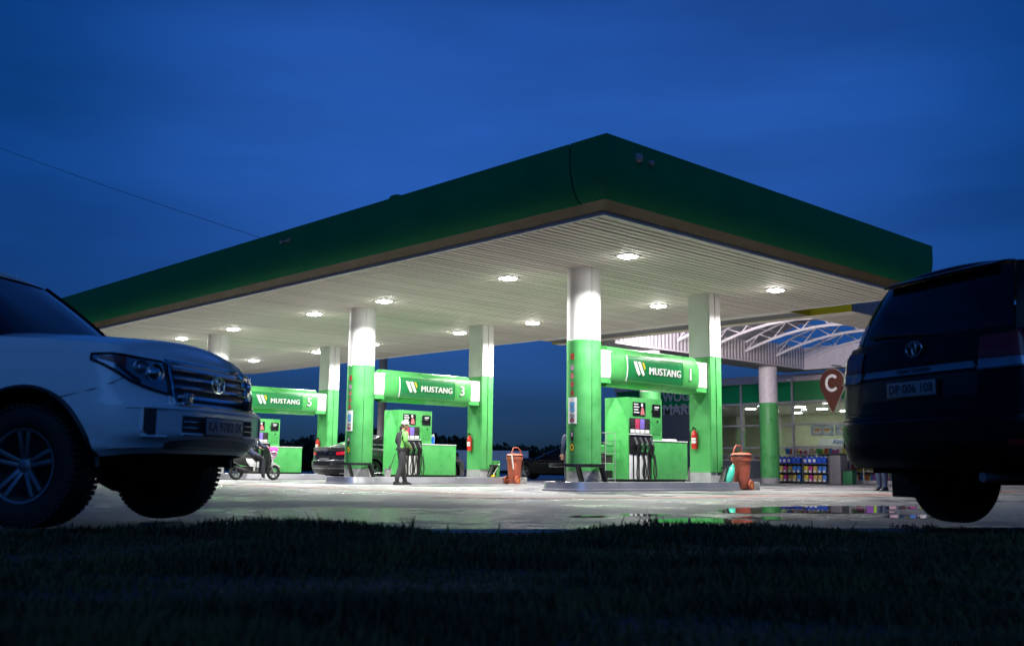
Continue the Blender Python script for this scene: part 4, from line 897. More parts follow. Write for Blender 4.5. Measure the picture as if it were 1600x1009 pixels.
def make_car(name, label, loc, heading, c, paint, group=None):
    t = thing(name, label, 'car', loc, heading, group); S = Shell(c)
    def part(b, nm, mt, **k): return b.build(nm, mt, t, **k)
    # lower body with wheel arches cut out
    nu, nv = 260, 34; b = MB(); ax = c['axles']; ar_ = c['arch']; rz = c['wr']
    pts = [[S.P(-1 + 2 * i / nu, j / nv) for j in range(nv + 1)] for i in range(nu)]
    def inside(p):
        for x in ax:
            if (p.x - x) ** 2 + (p.z - rz) ** 2 < ar_ ** 2 and abs(p.y) > .5: return x
        return None
    idx = {}; vs = []; fs = []
    def vid(i, j, snap):
        k = (i, j, snap)
        if k not in idx:
            p = pts[i][j].copy(); x = inside(p)
            if x is not None:
                d = math.hypot(p.x - x, p.z - rz) or 1e-6; p.x = x + (p.x - x) * ar_ / d; p.z = rz + (p.z - rz) * ar_ / d
            idx[k] = len(vs); vs.append(p)
        return idx[k]
    for i in range(nu):
        for j in range(nv):
            q = [(i, j), ((i + 1) % nu, j), ((i + 1) % nu, j + 1), (i, j + 1)]
            if all(inside(pts[a][d]) is not None for a, d in q): continue
            fs.append(tuple(vid(a, d, 0) for a, d in q))
    b.add(vs, fs); part(b, 'body', paint, smooth=32)
    for x in ax:
        for s in (-1, 1):
            pth = []
            for k in range(25):
                a = PI * k / 24; zz = rz + ar_ * math.sin(a); xx = x + ar_ * math.cos(a)
                # find the side surface there
                q = SF + (SR - SF) * ((c['xf'] - c['af']) - xx) / ((c['xf'] - c['af']) - (c['xr'] + c['ar'])); q = min(.93, max(.12, q)) * s
                pth.append(S.P(q, max(0, min(1, S.ts(q, zz))), .0)); pth[-1].x = xx; pth[-1].z = zz
            strip_tube('arch_lip', pth, .018, BLACKP if c.get('blacklip') else paint, t)
            b = MB(); b.lathe([(ar_ - .003, s * .42), (ar_ - .003, s * (c['hw'] - .03))], (x, 0, rz), 24, axis='y', a0=PI, a1=2 * PI); part(b, 'wheel_liner', VOID)
    b = MB(); b.box(c['xr'] + .35, c['xf'] - .45, -.42, .42, c['ub'], .95); part(b, 'underbody', VOID, smooth=0)
    b = MB()
    ends = [c['xf'] - .45] + [v for x in ax for v in (x + ar_ * .98, x - ar_ * .98)] + [c['xr'] + .35]
    for i in range(0, len(ends) - 1, 2): b.box(min(ends[i], ends[i + 1]), max(ends[i], ends[i + 1]), -c['hw'] + .13, c['hw'] - .13, c['ub'] + .08, .94)
    part(b, 'floor_tub', VOID, smooth=0)
    # hood / deck / roof
    def cap(rows, crown, name, fn, t_=1., mt=paint):
        bb = MB(); n = len(rows) - 1; cr = crown if callable(crown) else (lambda u: crown)
        def f(u, v):
            q = rows[round(u * n)]; a, d = fn(abs(q), t_), fn(-abs(q), t_); w = 2 * v - 1
            p = a.lerp(d, v); p.z += cr(u) * (1 - abs(w) ** 2.2); return p
        bb.grid(f, n, 16); return part(bb, name, mt, smooth=40)
    hc = c['hoodcrown']
    cap([c['cowl'] * i / 24 for i in range(25)], lambda u: hc * min(1, (u * 2.2) ** .7), 'hood', S.P)
    cap([c['deck'] + (1 - c['deck']) * i / 20 for i in range(21)], lambda u: c['deckcrown'] * min(1, ((1 - u) * 2.2) ** .7), 'rear_deck', S.P)
    cap([i / 40 for i in range(41)], lambda u: c['roofcrown'] * min(1, max(0, math.sin(PI * u)) ** .5), 'roof', S.G)
    for nm, s0, s1 in (('windscreen', -.215, .215), ('side_window', .25, .80), ('side_window', -.80, -.25), ('rear_window', .845, 1.155)):
        def GG(q, tt, off): q = q - 2 if q > 1 else q; return S.G(q, tt, off)
        patch(t, GG, s0, s1, .03, .95, 0, nm, TINT, 20, 6)
    for q in (.2325, .50, .8225):
        for s in (-1, 1):
            w = (.032 if q < .3 else .018) if q != .5 else .012; patch(t, S.G, s * (q - w), s * (q + w), 0, 1, .004, 'pillar', c.get('pillar', paint), 4, 8)
    for s in (-1, 1): strip_tube('window_trim', [S.G(s * (.24 + .58 * i / 20), 0.02, .01) for i in range(21)], .012, BLACKP, t)
    for x in ax:
        for s in (-1, 1): wheel(t, x, s * (c['hw'] - c['ww'] / 2 - .03), c['wr'], c['ww'], s, steer=c.get('steer', 0) if x > 0 else 0, tread=c.get('tread', False), rimr=c.get('rim', .60))
    for s in (-1, 1):
        b = MB(); p = S.G(s * .27, .05, .0); b.lathe([(0, -.13), (.08, -.11), (.10, 0), (.08, .11), (0, .13)], (0, 0, 0), 14, axis='y'); remap(b, lambda x, y, z: (p.x + x * .6, p.y + s * .16 + y * .9, p.z + .12 + z * 1.0)); part(b, 'wing_mirror', paint)
        b = MB(); b.bar((p.x, p.y - s * .02, p.z + .05), (p.x, p.y + s * .1, p.z + .08), .05, .04); part(b, 'mirror_arm', BLACKP)
    return t, S

WPAINT = mat('white_car_paint', (.88, .88, .90), .22, var=.02, coat=.7)
KPAINT = mat('black_car_paint', (.004, .004, .005), .3, var=.05, coat=.04, spec=.2)
DPAINT = mat('dark_grey_car_paint', (.018, .019, .022), .2, var=.05, coat=.7)
SUV = dict(xf=2.33, xr=-2.60, hw=.975, af=.55, ar=.26, n=3.3, wr=.405, ww=.29, arch=.515, axles=(1.425, -1.425), ub=.34, cowl=.33, deck=.90,
           hoodcrown=.10, deckcrown=.02, roofcrown=.09, roof=1.94, blacklip=True, tread=True, steer=0., rim=.60,
           zb=[(-2.6, .50), (-2.0, .46), (0, .44), (1.8, .46), (2.33, .50)], zt=[(-2.6, 1.46), (-2.2, 1.42), (-1.0, 1.34), (.8, 1.29), (1.5, 1.25), (2.1, 1.20), (2.33, 1.16)],
           tf=[(0, .13), (.07, .06), (.20, .0), (.46, .0), (.53, .05), (.62, .075), (.90, .12), (1, .20)],
           ts=[(0, .10), (.08, .03), (.35, .0), (.60, .004), (.70, .012), (.90, .04), (1, .09)],
           tr=[(0, .14), (.08, .04), (.18, 0), (.36, 0), (.41, .05), (.55, .06), (.80, .08), (1, .12)],
           g=[dict(xf=1.12, xr=-2.47, hw=.895, af=.40, ar=.25, n=3.6), dict(xf=.33, xr=-2.22, hw=.71, af=.25, ar=.2, n=3.6)])

# ---- white off-roader, nose towards the forecourt
W1 = dict(SUV); W1['pillar'] = VOID; W1['roof'] = 1.88
wc, S = make_car('white_suv', 'white off-roader with big chrome grille, cut off by the left edge', (0, 0, 0), 0, W1, WPAINT, 'parked foreground cars')
tz = S.ts
def zz(z): return lambda q: tz(q, z)
def PZ(q, z, off=0.): return S.P(q, tz(q, z), off)
gr = patch(wc, lambda q, z, o: PZ(q, z, o), -.056, .056, .835, lambda u: 1.125 - .02 * abs(2 * u - 1) ** 3, .006, 'grille', BLACKP, 20, 6)
sur = [PZ(-.056 + .112 * i / 20, .83, .012) for i in range(21)] + [PZ(.058, .83 + .30 * i / 8, .012) for i in range(9)] + [PZ(.058 - .116 * i / 20, 1.13, .012) for i in range(21)] + [PZ(-.058, 1.13 - .30 * i / 8, .012) for i in range(9)]
strip_tube('grille_surround', sur, .016, CHROME, gr)
for z in (.885, .95, 1.015, 1.075): strip_tube('grille_bar', [PZ(-.054 + .108 * i / 20, z, .020) for i in range(21)], .017, CHROME, gr, flat=.75)
p = PZ(0, 1.0, .045); emblem(wc, p, 1, .088, CHROME)
for s in (-1, 1):
    # swept headlamp: inner edge by the grille, tail running back over the wing
    lo = lambda u: .895 + .155 * u ** 1.2 + .11 * max(0, u - .55); hi = lambda u: 1.115 + .03 * u - .05 * max(0, u - .8)
    hl = patch(wc, lambda q, z, o: PZ(q, z, o), s * .064, s * .228, lo, hi, .005, 'headlight', LAMPCLR, 24, 6)
    edge = [PZ(s * (.064 + .164 * u), lo(u), .008) for u in [i / 20 for i in range(21)]] + [PZ(s * (.064 + .164 * u), hi(u), .008) for u in [1 - i / 20 for i in range(21)]]
    strip_tube('lamp_seal', edge + [edge[0]], .009, BLACKP, hl)
    patch(hl, lambda q, z, o: PZ(q, z, o), s * .162, s * .218, lambda u: 1.055 + .05 * u, lambda u: 1.125 + .0 * u, .010, 'side_reflector', LAMPAMB, 10, 3)
    patch(hl, lambda q, z, o: PZ(q, z, o), s * .125, s * .185, lambda u: lo(.42 + .43 * u) + .006, lambda u: lo(.42 + .43 * u) + .035, .009, 'lower_bezel', BLACKP, 10, 2)
    for q, z, r_ in ((.090, 1.03, .070), (.122, 1.055, .058)):
        c_ = PZ(s * q, z, .012); nx, ny = S.nrm(s * q, S.c); rot = math.atan2(ny, nx)
        b = MB(); b.lathe([(r_, 0), (r_ * 1.05, .008), (r_ * .92, .012), (r_ * .55, .004), (r_ * .5, .018), (r_ * .3, .026), (0, .028)], (0, 0, 0), 24, axis='x'); o = b.build('lamp_unit', CHROME if q < .1 else LAMPCLR, hl); o.location = c_; o.rotation_euler.z = rot
    fp = patch(wc, lambda q, z, o: PZ(q, z, o), s * .100, s * .126, lambda u: .61 + .04 * u ** 3, .79, .004, 'fog_pocket', DARKVOID, 8, 6)
    rim = [PZ(s * .127, .64 + .15 * i / 6, .004) for i in range(7)] + [PZ(s * (.127 - .045 * i / 6), .795, .006) for i in range(7)] 
    strip_tube('pocket_rim', rim, .008, WPAINT, fp); strip_tube('pocket_rim', [PZ(s * (.127 - .05 * i / 6), .607, .006) for i in range(7)], .008, WPAINT, fp)
    b = MB(); c_ = PZ(s * .040, .875, .04); b.box(c_.x - .02, c_.x + .03, c_.y - .035, c_.y + .035, c_.z - .035, c_.z + .035); b.build('spot_lamp', LAMPCLR if s < 0 else BLACKP, wc, bevel=.006)
sl_ = patch(wc, lambda q, z, o: PZ(q, z, o), -.050, .050, .635, .755, .004, 'bumper_slot', DARKVOID, 20, 4)
for z in (.675, .715): strip_tube('slot_bar', [PZ(-.049 + .098 * i / 20, z, .010) for i in range(21)], .005, CHROME, sl_)
strip_tube('slot_lip', [PZ(-.051 + .102 * i / 20, .63, .008) for i in range(21)], .010, WPAINT, sl_)
patch(wc, lambda q, z, o: PZ(q, z, o), -.07, .07, lambda u: .525, lambda u: .60 - .03 * abs(2 * u - 1) ** 2, .006, 'skid_plate', ALU, 16, 3)
p = PZ(.0, .69, .03); plate(wc, p, 1, 'KA 9782 IX')
strip_tube('bumper_crease', [PZ(-.16 + .32 * i / 30, .80 - .01 * abs(i / 15 - 1), .0) for i in range(31)], .007, WPAINT, wc)
b = MB(); 
for s in (-1, 1): b.tube([S.G(s * .05, .03, .02) + Vector((.06, 0, .0)), S.G(s * .02, .10, .02), S.G(-s * .14, .12, .02)], .010, 5)
b.build('wiper', BLACKP, wc)
for s in (-1, 1):
    strip_tube('pillar_seal', [S.G(s * .168, i / 12, .010) for i in range(13)], .026, VOID, wc); patch(wc, S.G, s * .165, s * .25, 0, 1, .006, 'pillar_cover', VOID, 8, 8)
b = MB(); b.cyl((1.425, -.78, .38), (1.425, .78, .38), .05, n=12); b.lathe([(0, -.16), (.10, -.13), (.14, 0), (.10, .13), (0, .16)], (1.425, .12, .36), 14, axis='y'); b.build('front_axle', VOID, wc)
strip_tube('cowl_trim', [S.G(-.2 + .4 * i / 20, .0, .03) for i in range(21)], .03, BLACKP, wc)
for s in (-1, 1):
    strip_tube('door_seam', [S.P(s * .40, t_ / 10 * .98, .001) for t_ in range(1, 11)], .004, BLACKP, wc); strip_tube('wing_seam', [PZ(s * q, z, .001) for q, z in ((.165, .985), (.19, .945), (.22, .90), (.25, .85), (.265, .80))], .004, BLACKP, wc)
def place(o, axle_x, world_xy, heading, z=0.):
    d = Vector((math.cos(heading), math.sin(heading))); o.location = (world_xy[0] - d.x * axle_x, world_xy[1] - d.y * axle_x, z); o.rotation_euler.z = heading
place(wc, 1.425, (3.10, 7.64), R(-56.7), .03)

# ---- black off-roader, tail towards the camera
K1 = dict(SUV); K1['tread'] = False; K1['roof'] = 1.975; K1['zb'] = [(-2.6, .46), (-2.0, .46), (0, .44), (2.33, .5)]
kc, S = make_car('black_suv', 'black off-roader seen from behind, cut off by the right edge', (0, 0, 0), 0, K1, KPAINT, 'parked foreground cars')
tz = S.ts
def RZ(w, z, off=0.):     # w: -1 (right) .. 1 (left) across the tail
    q = (1 - abs(w) * (1 - SR)) * (1 if w >= 0 else -1); return S.P(q, S.ts(q, z), off)
def rpatch(w0, w1, z0, z1, off, name, mt, par=kc, nu=14, nv=4):
    z0f = z0 if callable(z0) else (lambda u: z0); z1f = z1 if callable(z1) else (lambda u: z1)
    b = MB(); b.grid(lambda u, v: RZ(w0 + (w1 - w0) * u, z0f(u) + (z1f(u) - z0f(u)) * v, off), nu, nv); return b.build(name, mt, par, solid=.006, smooth=50)
CHR2 = mat('tail_chrome', (.32, .33, .36), .25, metal=1.)
cs = rpatch(-.30, .30, 1.175, 1.225, .014, 'chrome_strip', CHR2, nu=20)
bt = text_mb('LAND CRUISER', .042, .002, .0, space=1.25); remap(bt, lambda u, v, w: (RZ(0, 1.2).x - .024 - w, -u, 1.2 + v)); bt.build('strip_lettering', BLACKP, cs, smooth=0)
for s in (-1, 1):
    tl = rpatch(s * .33, s * .96, lambda u: 1.235, lambda u: 1.40 + .02 * u, .012, 'tail_light', LAMPRED, nu=18)
    rpatch(s * .33, s * .96, lambda u: 1.165 + .01 * u, 1.232, .014, 'clear_lamp', LAMPCLR, tl, nu=18)
    strip_tube('lamp_chrome_edge', [RZ(s * .28, 1.225, .016), RZ(s * .34, 1.16, .018)] + [RZ(s * (.36 + .58 * i / 10), 1.155 + .008 * i / 10, .018) for i in range(11)], .007, CHR2, tl)
    rpatch(s * .62, s * .9, .62, .66, .01, 'reflector', LAMPRED)
emblem(kc, RZ(0, 1.37, .012), -1, .085, CHR2)
p = RZ(.0, 1.06, .025); plate(kc, p, -1, 'DP 006 108')
rpatch(-.32, .32, .985, 1.15, .003, 'plate_recess', BLACKP, nu=20)
strip_tube('tailgate_seam', [RZ(-.52 + 1.04 * i / 30, .90, .002) for i in range(31)], .006, BLACKP, kc)
strip_tube('bumper_edge', [RZ(-.9 + 1.8 * i / 30, .845, .0) for i in range(31)], .010, KPAINT, kc)
b = MB(); b.tube([S.G(-.99, .06, .03), S.G(.97, .16, .03), S.G(.93, .17, .03)], .011, 6); b.build('rear_wiper', BLACKP, kc)
sp_ = MB(); sp_.grid(lambda u, v: S.G((1 - (.11 * (1 - 2 * u)) if u <= .5 else -(1 - .11 * (2 * u - 1))), 1.0, .0) + Vector((.12 - .22 * v, 0, .03 - .05 * v * v)), 20, 4); sp_.build('roof_spoiler', KPAINT, kc, solid=.02)
def G2(q, tt, off): q = q - 2 if q > 1 else q; return S.G(q, tt, off)
patch(kc, G2, .868, .893, .10, .40, .008, 'window_sticker', mat('sticker_paper', (.45, .55, .62), .6), 4, 4)
strip_tube('wing_bump', [S.P(-.60, .2, .003), S.P(-.60, .9, .003)], .004, BLACKP, kc)
for s in (-1, 1): strip_tube('roof_rail', [S.G(s * (.30 + .45 * i / 16), 1.0, -.03) + Vector((0, -s * .02, .03 + .04 * math.sin(PI * i / 16) ** .3)) for i in range(17)], .016, BLACKP, kc)
b = MB(); b.cyl((-2.45, -.55, .40), (-2.0, -.55, .42), .035, n=12); b.build('exhaust', STEEL, kc)
for s in (-1, 1): b = MB(); b.box(-1.98, -1.94, min(s * .62, s * .95), max(s * .62, s * .95), .22, .50); b.build('mud_flap', RUBBER, kc, bevel=.01)
place(kc, -1.425, (8.655, 3.155), R(-23.3), .03)

# ---- dark saloon at the middle island
SED = dict(xf=2.40, xr=-2.50, hw=.94, af=.60, ar=.42, n=2.8, wr=.335, ww=.235, arch=.385, axles=(1.52, -1.40), ub=.20, cowl=.37, deck=.80,
           hoodcrown=.05, deckcrown=.02, roofcrown=.05, roof=1.375, tread=False, rim=.70, pillar=TINT,
           zb=[(-2.5, .26), (-1.8, .22), (1.8, .20), (2.4, .22)], zt=[(-2.5, 1.02), (-1.9, 1.03), (-.5, .97), (1.0, .93), (1.8, .84), (2.4, .70)],
           tf=[(0, .10), (.15, .02), (.4, 0), (.8, .04), (1, .16)], ts=[(0, .08), (.1, .02), (.4, .0), (.7, .01), (.9, .05), (1, .10)], tr=[(0, .16), (.12, .05), (.30, 0), (.48, .0), (.54, .05), (.85, .06), (.97, .03), (1, .06)],
           g=[dict(xf=1.10, xr=-2.10, hw=.83, af=.40, ar=.40, n=3.0), dict(xf=.10, xr=-.95, hw=.56, af=.2, ar=.2, n=3.0)])
def saloon(label, paint, loc, heading, detail=True):
    global S, tz
    sc_, S = make_car('saloon_car', label, loc, heading, SED, paint)
    tz = S.ts
    if not detail: return sc_
    for s in (-1, 1):
        tl = rpatch(s * .30, s * .98, lambda u: .795 + .01 * u, lambda u: .875 + .05 * u, .010, 'tail_light', mat('tail_lamp_bright', (.7, .012, .03), .2, coat=.5) if 'tail_lamp_bright' not in MATS else MATS['tail_lamp_bright'], sc_)
        rpatch(s * .45, s * .97, lambda u: .84, lambda u: .852 + .02 * u, .014, 'lamp_inner', PINK, tl)
        b = MB(); p_ = RZ(s * .45, .27, .0); b.box(p_.x - .03, p_.x + .1, p_.y - .09, p_.y + .09, .25, .31); b.build('exhaust_tip', CHROME, sc_, bevel=.01)
    rpatch(-.30, .30, .838, .852, .012, 'chrome_strip', CHR2, sc_, 20)
    rpatch(-.9, .9, .40, .415, .012, 'bumper_chrome', CHROME, sc_, 30)
    rpatch(-.8, .8, .24, .39, .008, 'diffuser', BLACKP, sc_, 20)
    p_ = RZ(.0, .73, .02); b = MB(); b.box(p_.x - .008, p_.x + .006, -.26, .26, p_.z - .057, p_.z + .057); pl_ = b.build('number_plate', BLACKP, sc_); b = MB(); b.box(p_.x - .012, p_.x - .008, -.25, .25, p_.z - .055, p_.z - .03); b.build('plate_rim', PLATE, pl_)
    for i in range(4):
        bb = MB(); c_ = RZ(0, .93, .02); bb.tube([(c_.x, (i - 1.5) * .055 + .04 * math.cos(2 * PI * k / 16), c_.z + .04 * math.sin(2 * PI * k / 16)) for k in range(17)], .006, 5); bb.build('emblem_ring', CHROME, sc_)
    for s in (-1, 1):
        strip_tube('sill_chrome', [S.P(s * (.30 + .42 * i / 16), .10, .006) for i in range(17)], .008, CHROME, sc_)
        strip_tube('belt_chrome', [S.P(s * (.30 + .45 * i / 16), .985, .004) for i in range(17)], .008, CHROME, sc_)
        strip_tube('door_seam', [S.P(s * .52, t_ / 10, .001) for t_ in range(1, 10)], .005, BLACKP, sc_)
    return sc_
saloon('dark grey saloon with red tail lights refuelling behind the middle island', DPAINT, (19.10, 25.50, 0), 0)
saloon('dark car in the shadow left of the stickered column', KPAINT, (33.5, 32.2, 0), R(120), False)
# ================================================================== people
def skin_mesh(name, joints, edges, root, sub=2):
    me = bpy.data.meshes.new(name); me.from_pydata([j[0] for j in joints], edges, []); o = bpy.data.objects.new(name, me); COL.objects.link(o)
    sm = o.modifiers.new('skin', 'SKIN'); sm.use_smooth_shade = True; sm.branch_smoothing = .6
    sv = me.skin_vertices[0].data
    for i, j in enumerate(joints): r = j[1]; sv[i].radius = r if isinstance(r, tuple) else (r, r); sv[i].use_root = i == root
    su = o.modifiers.new('sub', 'SUBSURF'); su.levels = sub; su.render_levels = sub
    dg = bpy.context.evaluated_depsgraph_get(); dg.update(); m2 = bpy.data.meshes.new_from_object(o.evaluated_get(dg)); bpy.data.objects.remove(o); return m2
def person(label, loc, rot, J, mats, zone, cap=None, hair=(.05, .03, .02), head_tilt=0., face_dir=0.):
    """J: dict of joints in local space (x forward, y left)"""
    t = thing('person', label, 'person', loc, rot)
    names = list(J); ix = {n: i for i, n in enumerate(names)}
    E = [('pelvis', 'waist'), ('waist', 'chest'), ('chest', 'neck'), ('neck', 'head0'), ('head0', 'head1')]
    for s in 'LR': E += [('chest', 'sh' + s), ('sh' + s, 'el' + s), ('el' + s, 'wr' + s), ('wr' + s, 'pa' + s), ('pelvis', 'hip' + s), ('hip' + s, 'kn' + s), ('kn' + s, 'an' + s), ('an' + s, 'to' + s)]
    me = skin_mesh('body', [J[n] for n in names], [(ix[a], ix[b]) for a, b in E], ix['pelvis'])
    for m_ in mats: me.materials.append(m_)
    for p in me.polygons: p.material_index = zone(p.center); p.use_smooth = True
    bo = bpy.data.objects.new('body', me); COL.objects.link(bo); bo.parent = t
    H0, H1 = Vector(J['head0'][0]), Vector(J['head1'][0]); hc = (H0 + H1) / 2 + Vector((.005, 0, .01))
    def rotf(x, y): return (x * math.cos(face_dir) - y * math.sin(face_dir), x * math.sin(face_dir) + y * math.cos(face_dir))
    # face: nose, eyes, mouth, ears
    hs = bpy.data.objects.new('head', None); hs.location = hc; hs.rotation_euler.z = face_dir; hs.parent = t; COL.objects.link(hs)
    b = MB()
    for i in range(9):
        pass
    prof = [(0, -.115), (.045, -.105), (.066, -.07), (.076, -.02), (.079, .03), (.074, .075), (.05, .108), (0, .12)]
    b.lathe(prof, n=20); remap(b, lambda x, y, z: (x * 1.18 + (.012 if z < -.02 else 0), y * .98, z)); b.build('face', SKIN, hs)
    b = MB(); b.add([(.088, 0, .025), (.118, 0, -.022), (.085, .018, -.026), (.085, -.018, -.026)], [(0, 1, 2), (0, 3, 1), (1, 3, 2)]); b.build('nose', SKIN, hs)
    for s in (-1, 1):
        b = MB(); b.lathe([(0, -.008), (.010, 0), (0, .008)], (.083, s * .032, .022), 8); b.build('eye', PRINTK, hs)
        b = MB(); b.lathe([(0, -.03), (.014, -.01), (.016, .01), (0, .03)], (0, s * .079, .0), 8); b.build('ear', SKIN, hs)
    b = MB(); b.bar((.088, -.024, -.055), (.088, .024, -.055), .008, .008); b.build('mouth', BROWNPRT, hs)
    b = MB(); b.lathe([(.080, -.01), (.086, .04), (.080, .085), (.05, .118), (0, .128)], n=18); remap(b, lambda x, y, z: (x * 1.12 - .012 - max(0, x) * .12, y * 1.02, z)); b.build('hair', mat('hair_%d' % len(MATS), hair, .7), hs)
    if cap:
        b = MB(); b.lathe([(.090, .035), (.096, .06), (.090, .10), (.06, .135), (0, .148)], n=20); remap(b, lambda x, y, z: (x * 1.12, y, z)); cp = b.build('cap', cap, hs)
        b = MB(); b.grid(lambda u, v: (.075 + .095 * v * math.cos((u - .5) * 2.4), .085 * math.sin((u - .5) * 2.4) * (1 - .1 * v), .042 - .012 * v), 12, 3); b.build('peak', cap, cp, solid=.006)
    # hands: palm comes from the body mesh, five fingers each
    for s in 'LR':
        w, p = Vector(J['wr' + s][0]), Vector(J['pa' + s][0]); d = (p - w).normalized(); sd = d.cross(Vector((0, 0, 1))); sd = sd.normalized() if sd.length > .1 else Vector((0, 1, 0)); dn = sd.cross(d)
        b = MB()
        for k, (off, ln) in enumerate(((-.030, .062), (-.010, .074), (.010, .070), (.029, .054))):
            a = p + sd * off - d * .01; b.tube([a, a + d * ln * .5 - Vector((0, 0, .006)), a + d * ln * .85 - Vector((0, 0, .03)), a + d * ln * .85 - Vector((0, 0, .05))], [.010, .009, .0085, .006], 6)
        a = w + d * .025 - sd * .03; b.tube([a, a + d * .03 - sd * .03, a + d * .06 - sd * .03], [.012, .011, .008], 6); b.build('fingers', SKIN, t)
    return t
def shoe(t, x, y, z, mt, rot=0., pitch=0.):
    b = MB(); b.add([(-.09, -.04, 0), (.19, -.045, 0), (.19, .045, 0), (-.09, .04, 0), (-.09, -.04, .025), (.20, -.045, .025), (.20, .045, .025), (-.09, .04, .025), (-.085, -.038, .09), (.03, -.04, .10), (.03, .04, .10), (-.085, .038, .09), (.17, -.038, .05), (.17, .038, .05)],
        [(3, 2, 1, 0), (0, 1, 5, 4), (1, 2, 6, 5), (2, 3, 7, 6), (3, 0, 4, 7), (4, 5, 12, 9, 8), (6, 7, 11, 10, 13), (5, 6, 13, 12), (12, 13, 10, 9), (9, 10, 11, 8), (7, 4, 8, 11)])
    o = b.build('shoe', mt, t, bevel=.012); o.location = (x, y, z); o.rotation_euler = (0, pitch, rot); return o
UNI_DARK = mat('uniform_charcoal', (.035, .035, .04), .8, var=.2, scale=20, bump=.3)
UNI_TROU = mat('uniform_trousers', (.035, .035, .038), .8, var=.25, scale=14, bump=.4)
UNI_GREEN = mat('uniform_green', (.16, .48, .10), .75, var=.15, bump=.3)
CAPM = mat('cap_pale', (.55, .58, .50), .7)
# ---- attendant walking along the middle island (local x = walking direction)
J = dict(pelvis=((-.02, 0, .90), (.15, .13)), waist=((-.02, 0, 1.04), (.155, .125)), chest=((-.0, 0, 1.28), (.175, .13)), neck=((.03, 0, 1.45), .062), head0=((.06, 0, 1.52), .055), head1=((.07, 0, 1.60), .05),
         shL=((-.01, .17, 1.38), .075), shR=((-.01, -.17, 1.38), .075), elL=((-.03, .25, 1.12), .06), elR=((-.04, -.25, 1.12), .06), wrL=((.17, .13, 1.02), .045), wrR=((.16, -.13, 1.02), .045), paL=((.24, .05, 1.01), .034), paR=((.24, -.04, 1.00), .034),
         hipL=((-.0, .09, .84), .115), hipR=((-.03, -.09, .84), .115), knL=((.10, .10, .48), .085), knR=((-.06, -.09, .48), .085), anL=((.16, .10, .12), .065), anR=((-.20, -.09, .13), .065), toL=((.22, .10, .06), .045), toR=((-.13, -.09, .06), .045))
def zone_att(c):
    if c.z < .86 or (c.z < .92 and abs(c.y) < .2 and c.x < .1): return 0
    if c.x > .19 and c.z < 1.12: return 3
    if c.z > 1.47: return 3
    if (c.y < -.12 and c.z > .98 and c.x > -.11) or (c.z > 1.10 and c.x > -.035) or (c.z < 1.12 and c.x > .06): return 2
    return 1
at = person('attendant in green and charcoal uniform with pale cap, hands clasped', (16.92, 22.20, 0), R(-8), J, [UNI_TROU, UNI_DARK, UNI_GREEN, SKIN], zone_att, cap=CAPM, face_dir=R(-35))
shoe(at, .17, .10, 0, BLACKP, R(3)); shoe(at, -.19, -.09, 0, BLACKP, R(-4), 0)
b = MB(); b.lathe([(.165, -.015), (.17, .02), (.165, .05)], (-.02, 0, .93), 20); remap(b, lambda x, y, z: (x * .88, y * 1.02, z)); b.build('jacket_hem', UNI_DARK, at)
# ---- person in jeans by the shop, mostly behind the black off-roader
JE = mat('jeans_blue', (.018, .03, .07), .8, var=.2); NAVY = mat('navy_jacket', (.012, .02, .055), .6, var=.25, scale=18, bump=.4)
JS = dict(pelvis=((0, 0, .92), (.15, .12)), waist=((0, 0, 1.05), (.15, .12)), chest=((0, 0, 1.30), (.18, .13)), neck=((.01, 0, 1.48), .06), head0=((.03, 0, 1.55), .055), head1=((.04, 0, 1.63), .05),
          shL=((0, .18, 1.40), .075), shR=((0, -.18, 1.40), .075), elL=((-.03, .24, 1.12), .058), elR=((-.03, -.24, 1.12), .058), wrL=((.06, .23, .88), .042), wrR=((.06, -.23, .88), .042), paL=((.09, .22, .81), .034), paR=((.09, -.22, .81), .034),
          hipL=((0, .09, .85), .11), hipR=((0, -.09, .85), .11), knL=((.02, .10, .48), .085), knR=((.02, -.08, .48), .085), anL=((0, .10, .10), .065), anR=((0, -.07, .10), .065), toL=((.07, .10, .06), .045), toR=((.07, -.07, .06), .045))
zs = lambda c: 0 if c.z < .92 and abs(c.y) < .19 else (2 if (c.z > 1.50 or c.z < .88) else 1)
pj = person('person in blue jeans standing by the shop behind the black car', (25.75, 13.1, 0), R(170), JS, [JE, NAVY, SKIN], zs)
shoe(pj, 0, .10, 0, BLACKP); shoe(pj, 0, -.07, 0, BLACKP)
pk = person('person in dark clothes half hidden left of the stickered column', (21.1, 19.92, 0), R(60), JS, [UNI_DARK, NAVY, SKIN], zs, hair=(.3, .24, .18))
shoe(pk, 0, .10, 0, BLACKP); shoe(pk, 0, -.07, 0, BLACKP)

# ================================================================== scooter and rider
t = thing('motor_scooter', 'white and black motor scooter at the far left pump', 'scooter', (17.15, 30.35, 0), R(-3))
SCW = mat('scooter_white', (.72, .72, .70), .3, coat=.5)
for x, nm in ((-.66, 'rear'), (.66, 'front')):
    b = MB(); b.lathe([(.16, -.04), (.20, -.05), (.235, -.03), (.245, 0), (.235, .03), (.20, .05), (.16, .04)], (x, 0, .245), 32, axis='y'); w = b.build('wheel', RUBBER, t)
    b = MB(); b.lathe([(.155, -.025), (.172, -.03), (.172, .03), (.155, .025)], (x, 0, .245), 28, axis='y'); b.build('rim', ALU, w)
    for k in range(5): a = 2 * PI * k / 5 + .3; b = MB(); b.bar((x, 0, .245), (x + .16 * math.cos(a), 0, .245 + .16 * math.sin(a)), .035, .03, up=(0, 1, 0)); b.build('spoke', ALU, w)
    b = MB(); b.cyl((x, -.06, .245), (x, .06, .245), .035, n=12); b.build('hub', ALU, w)
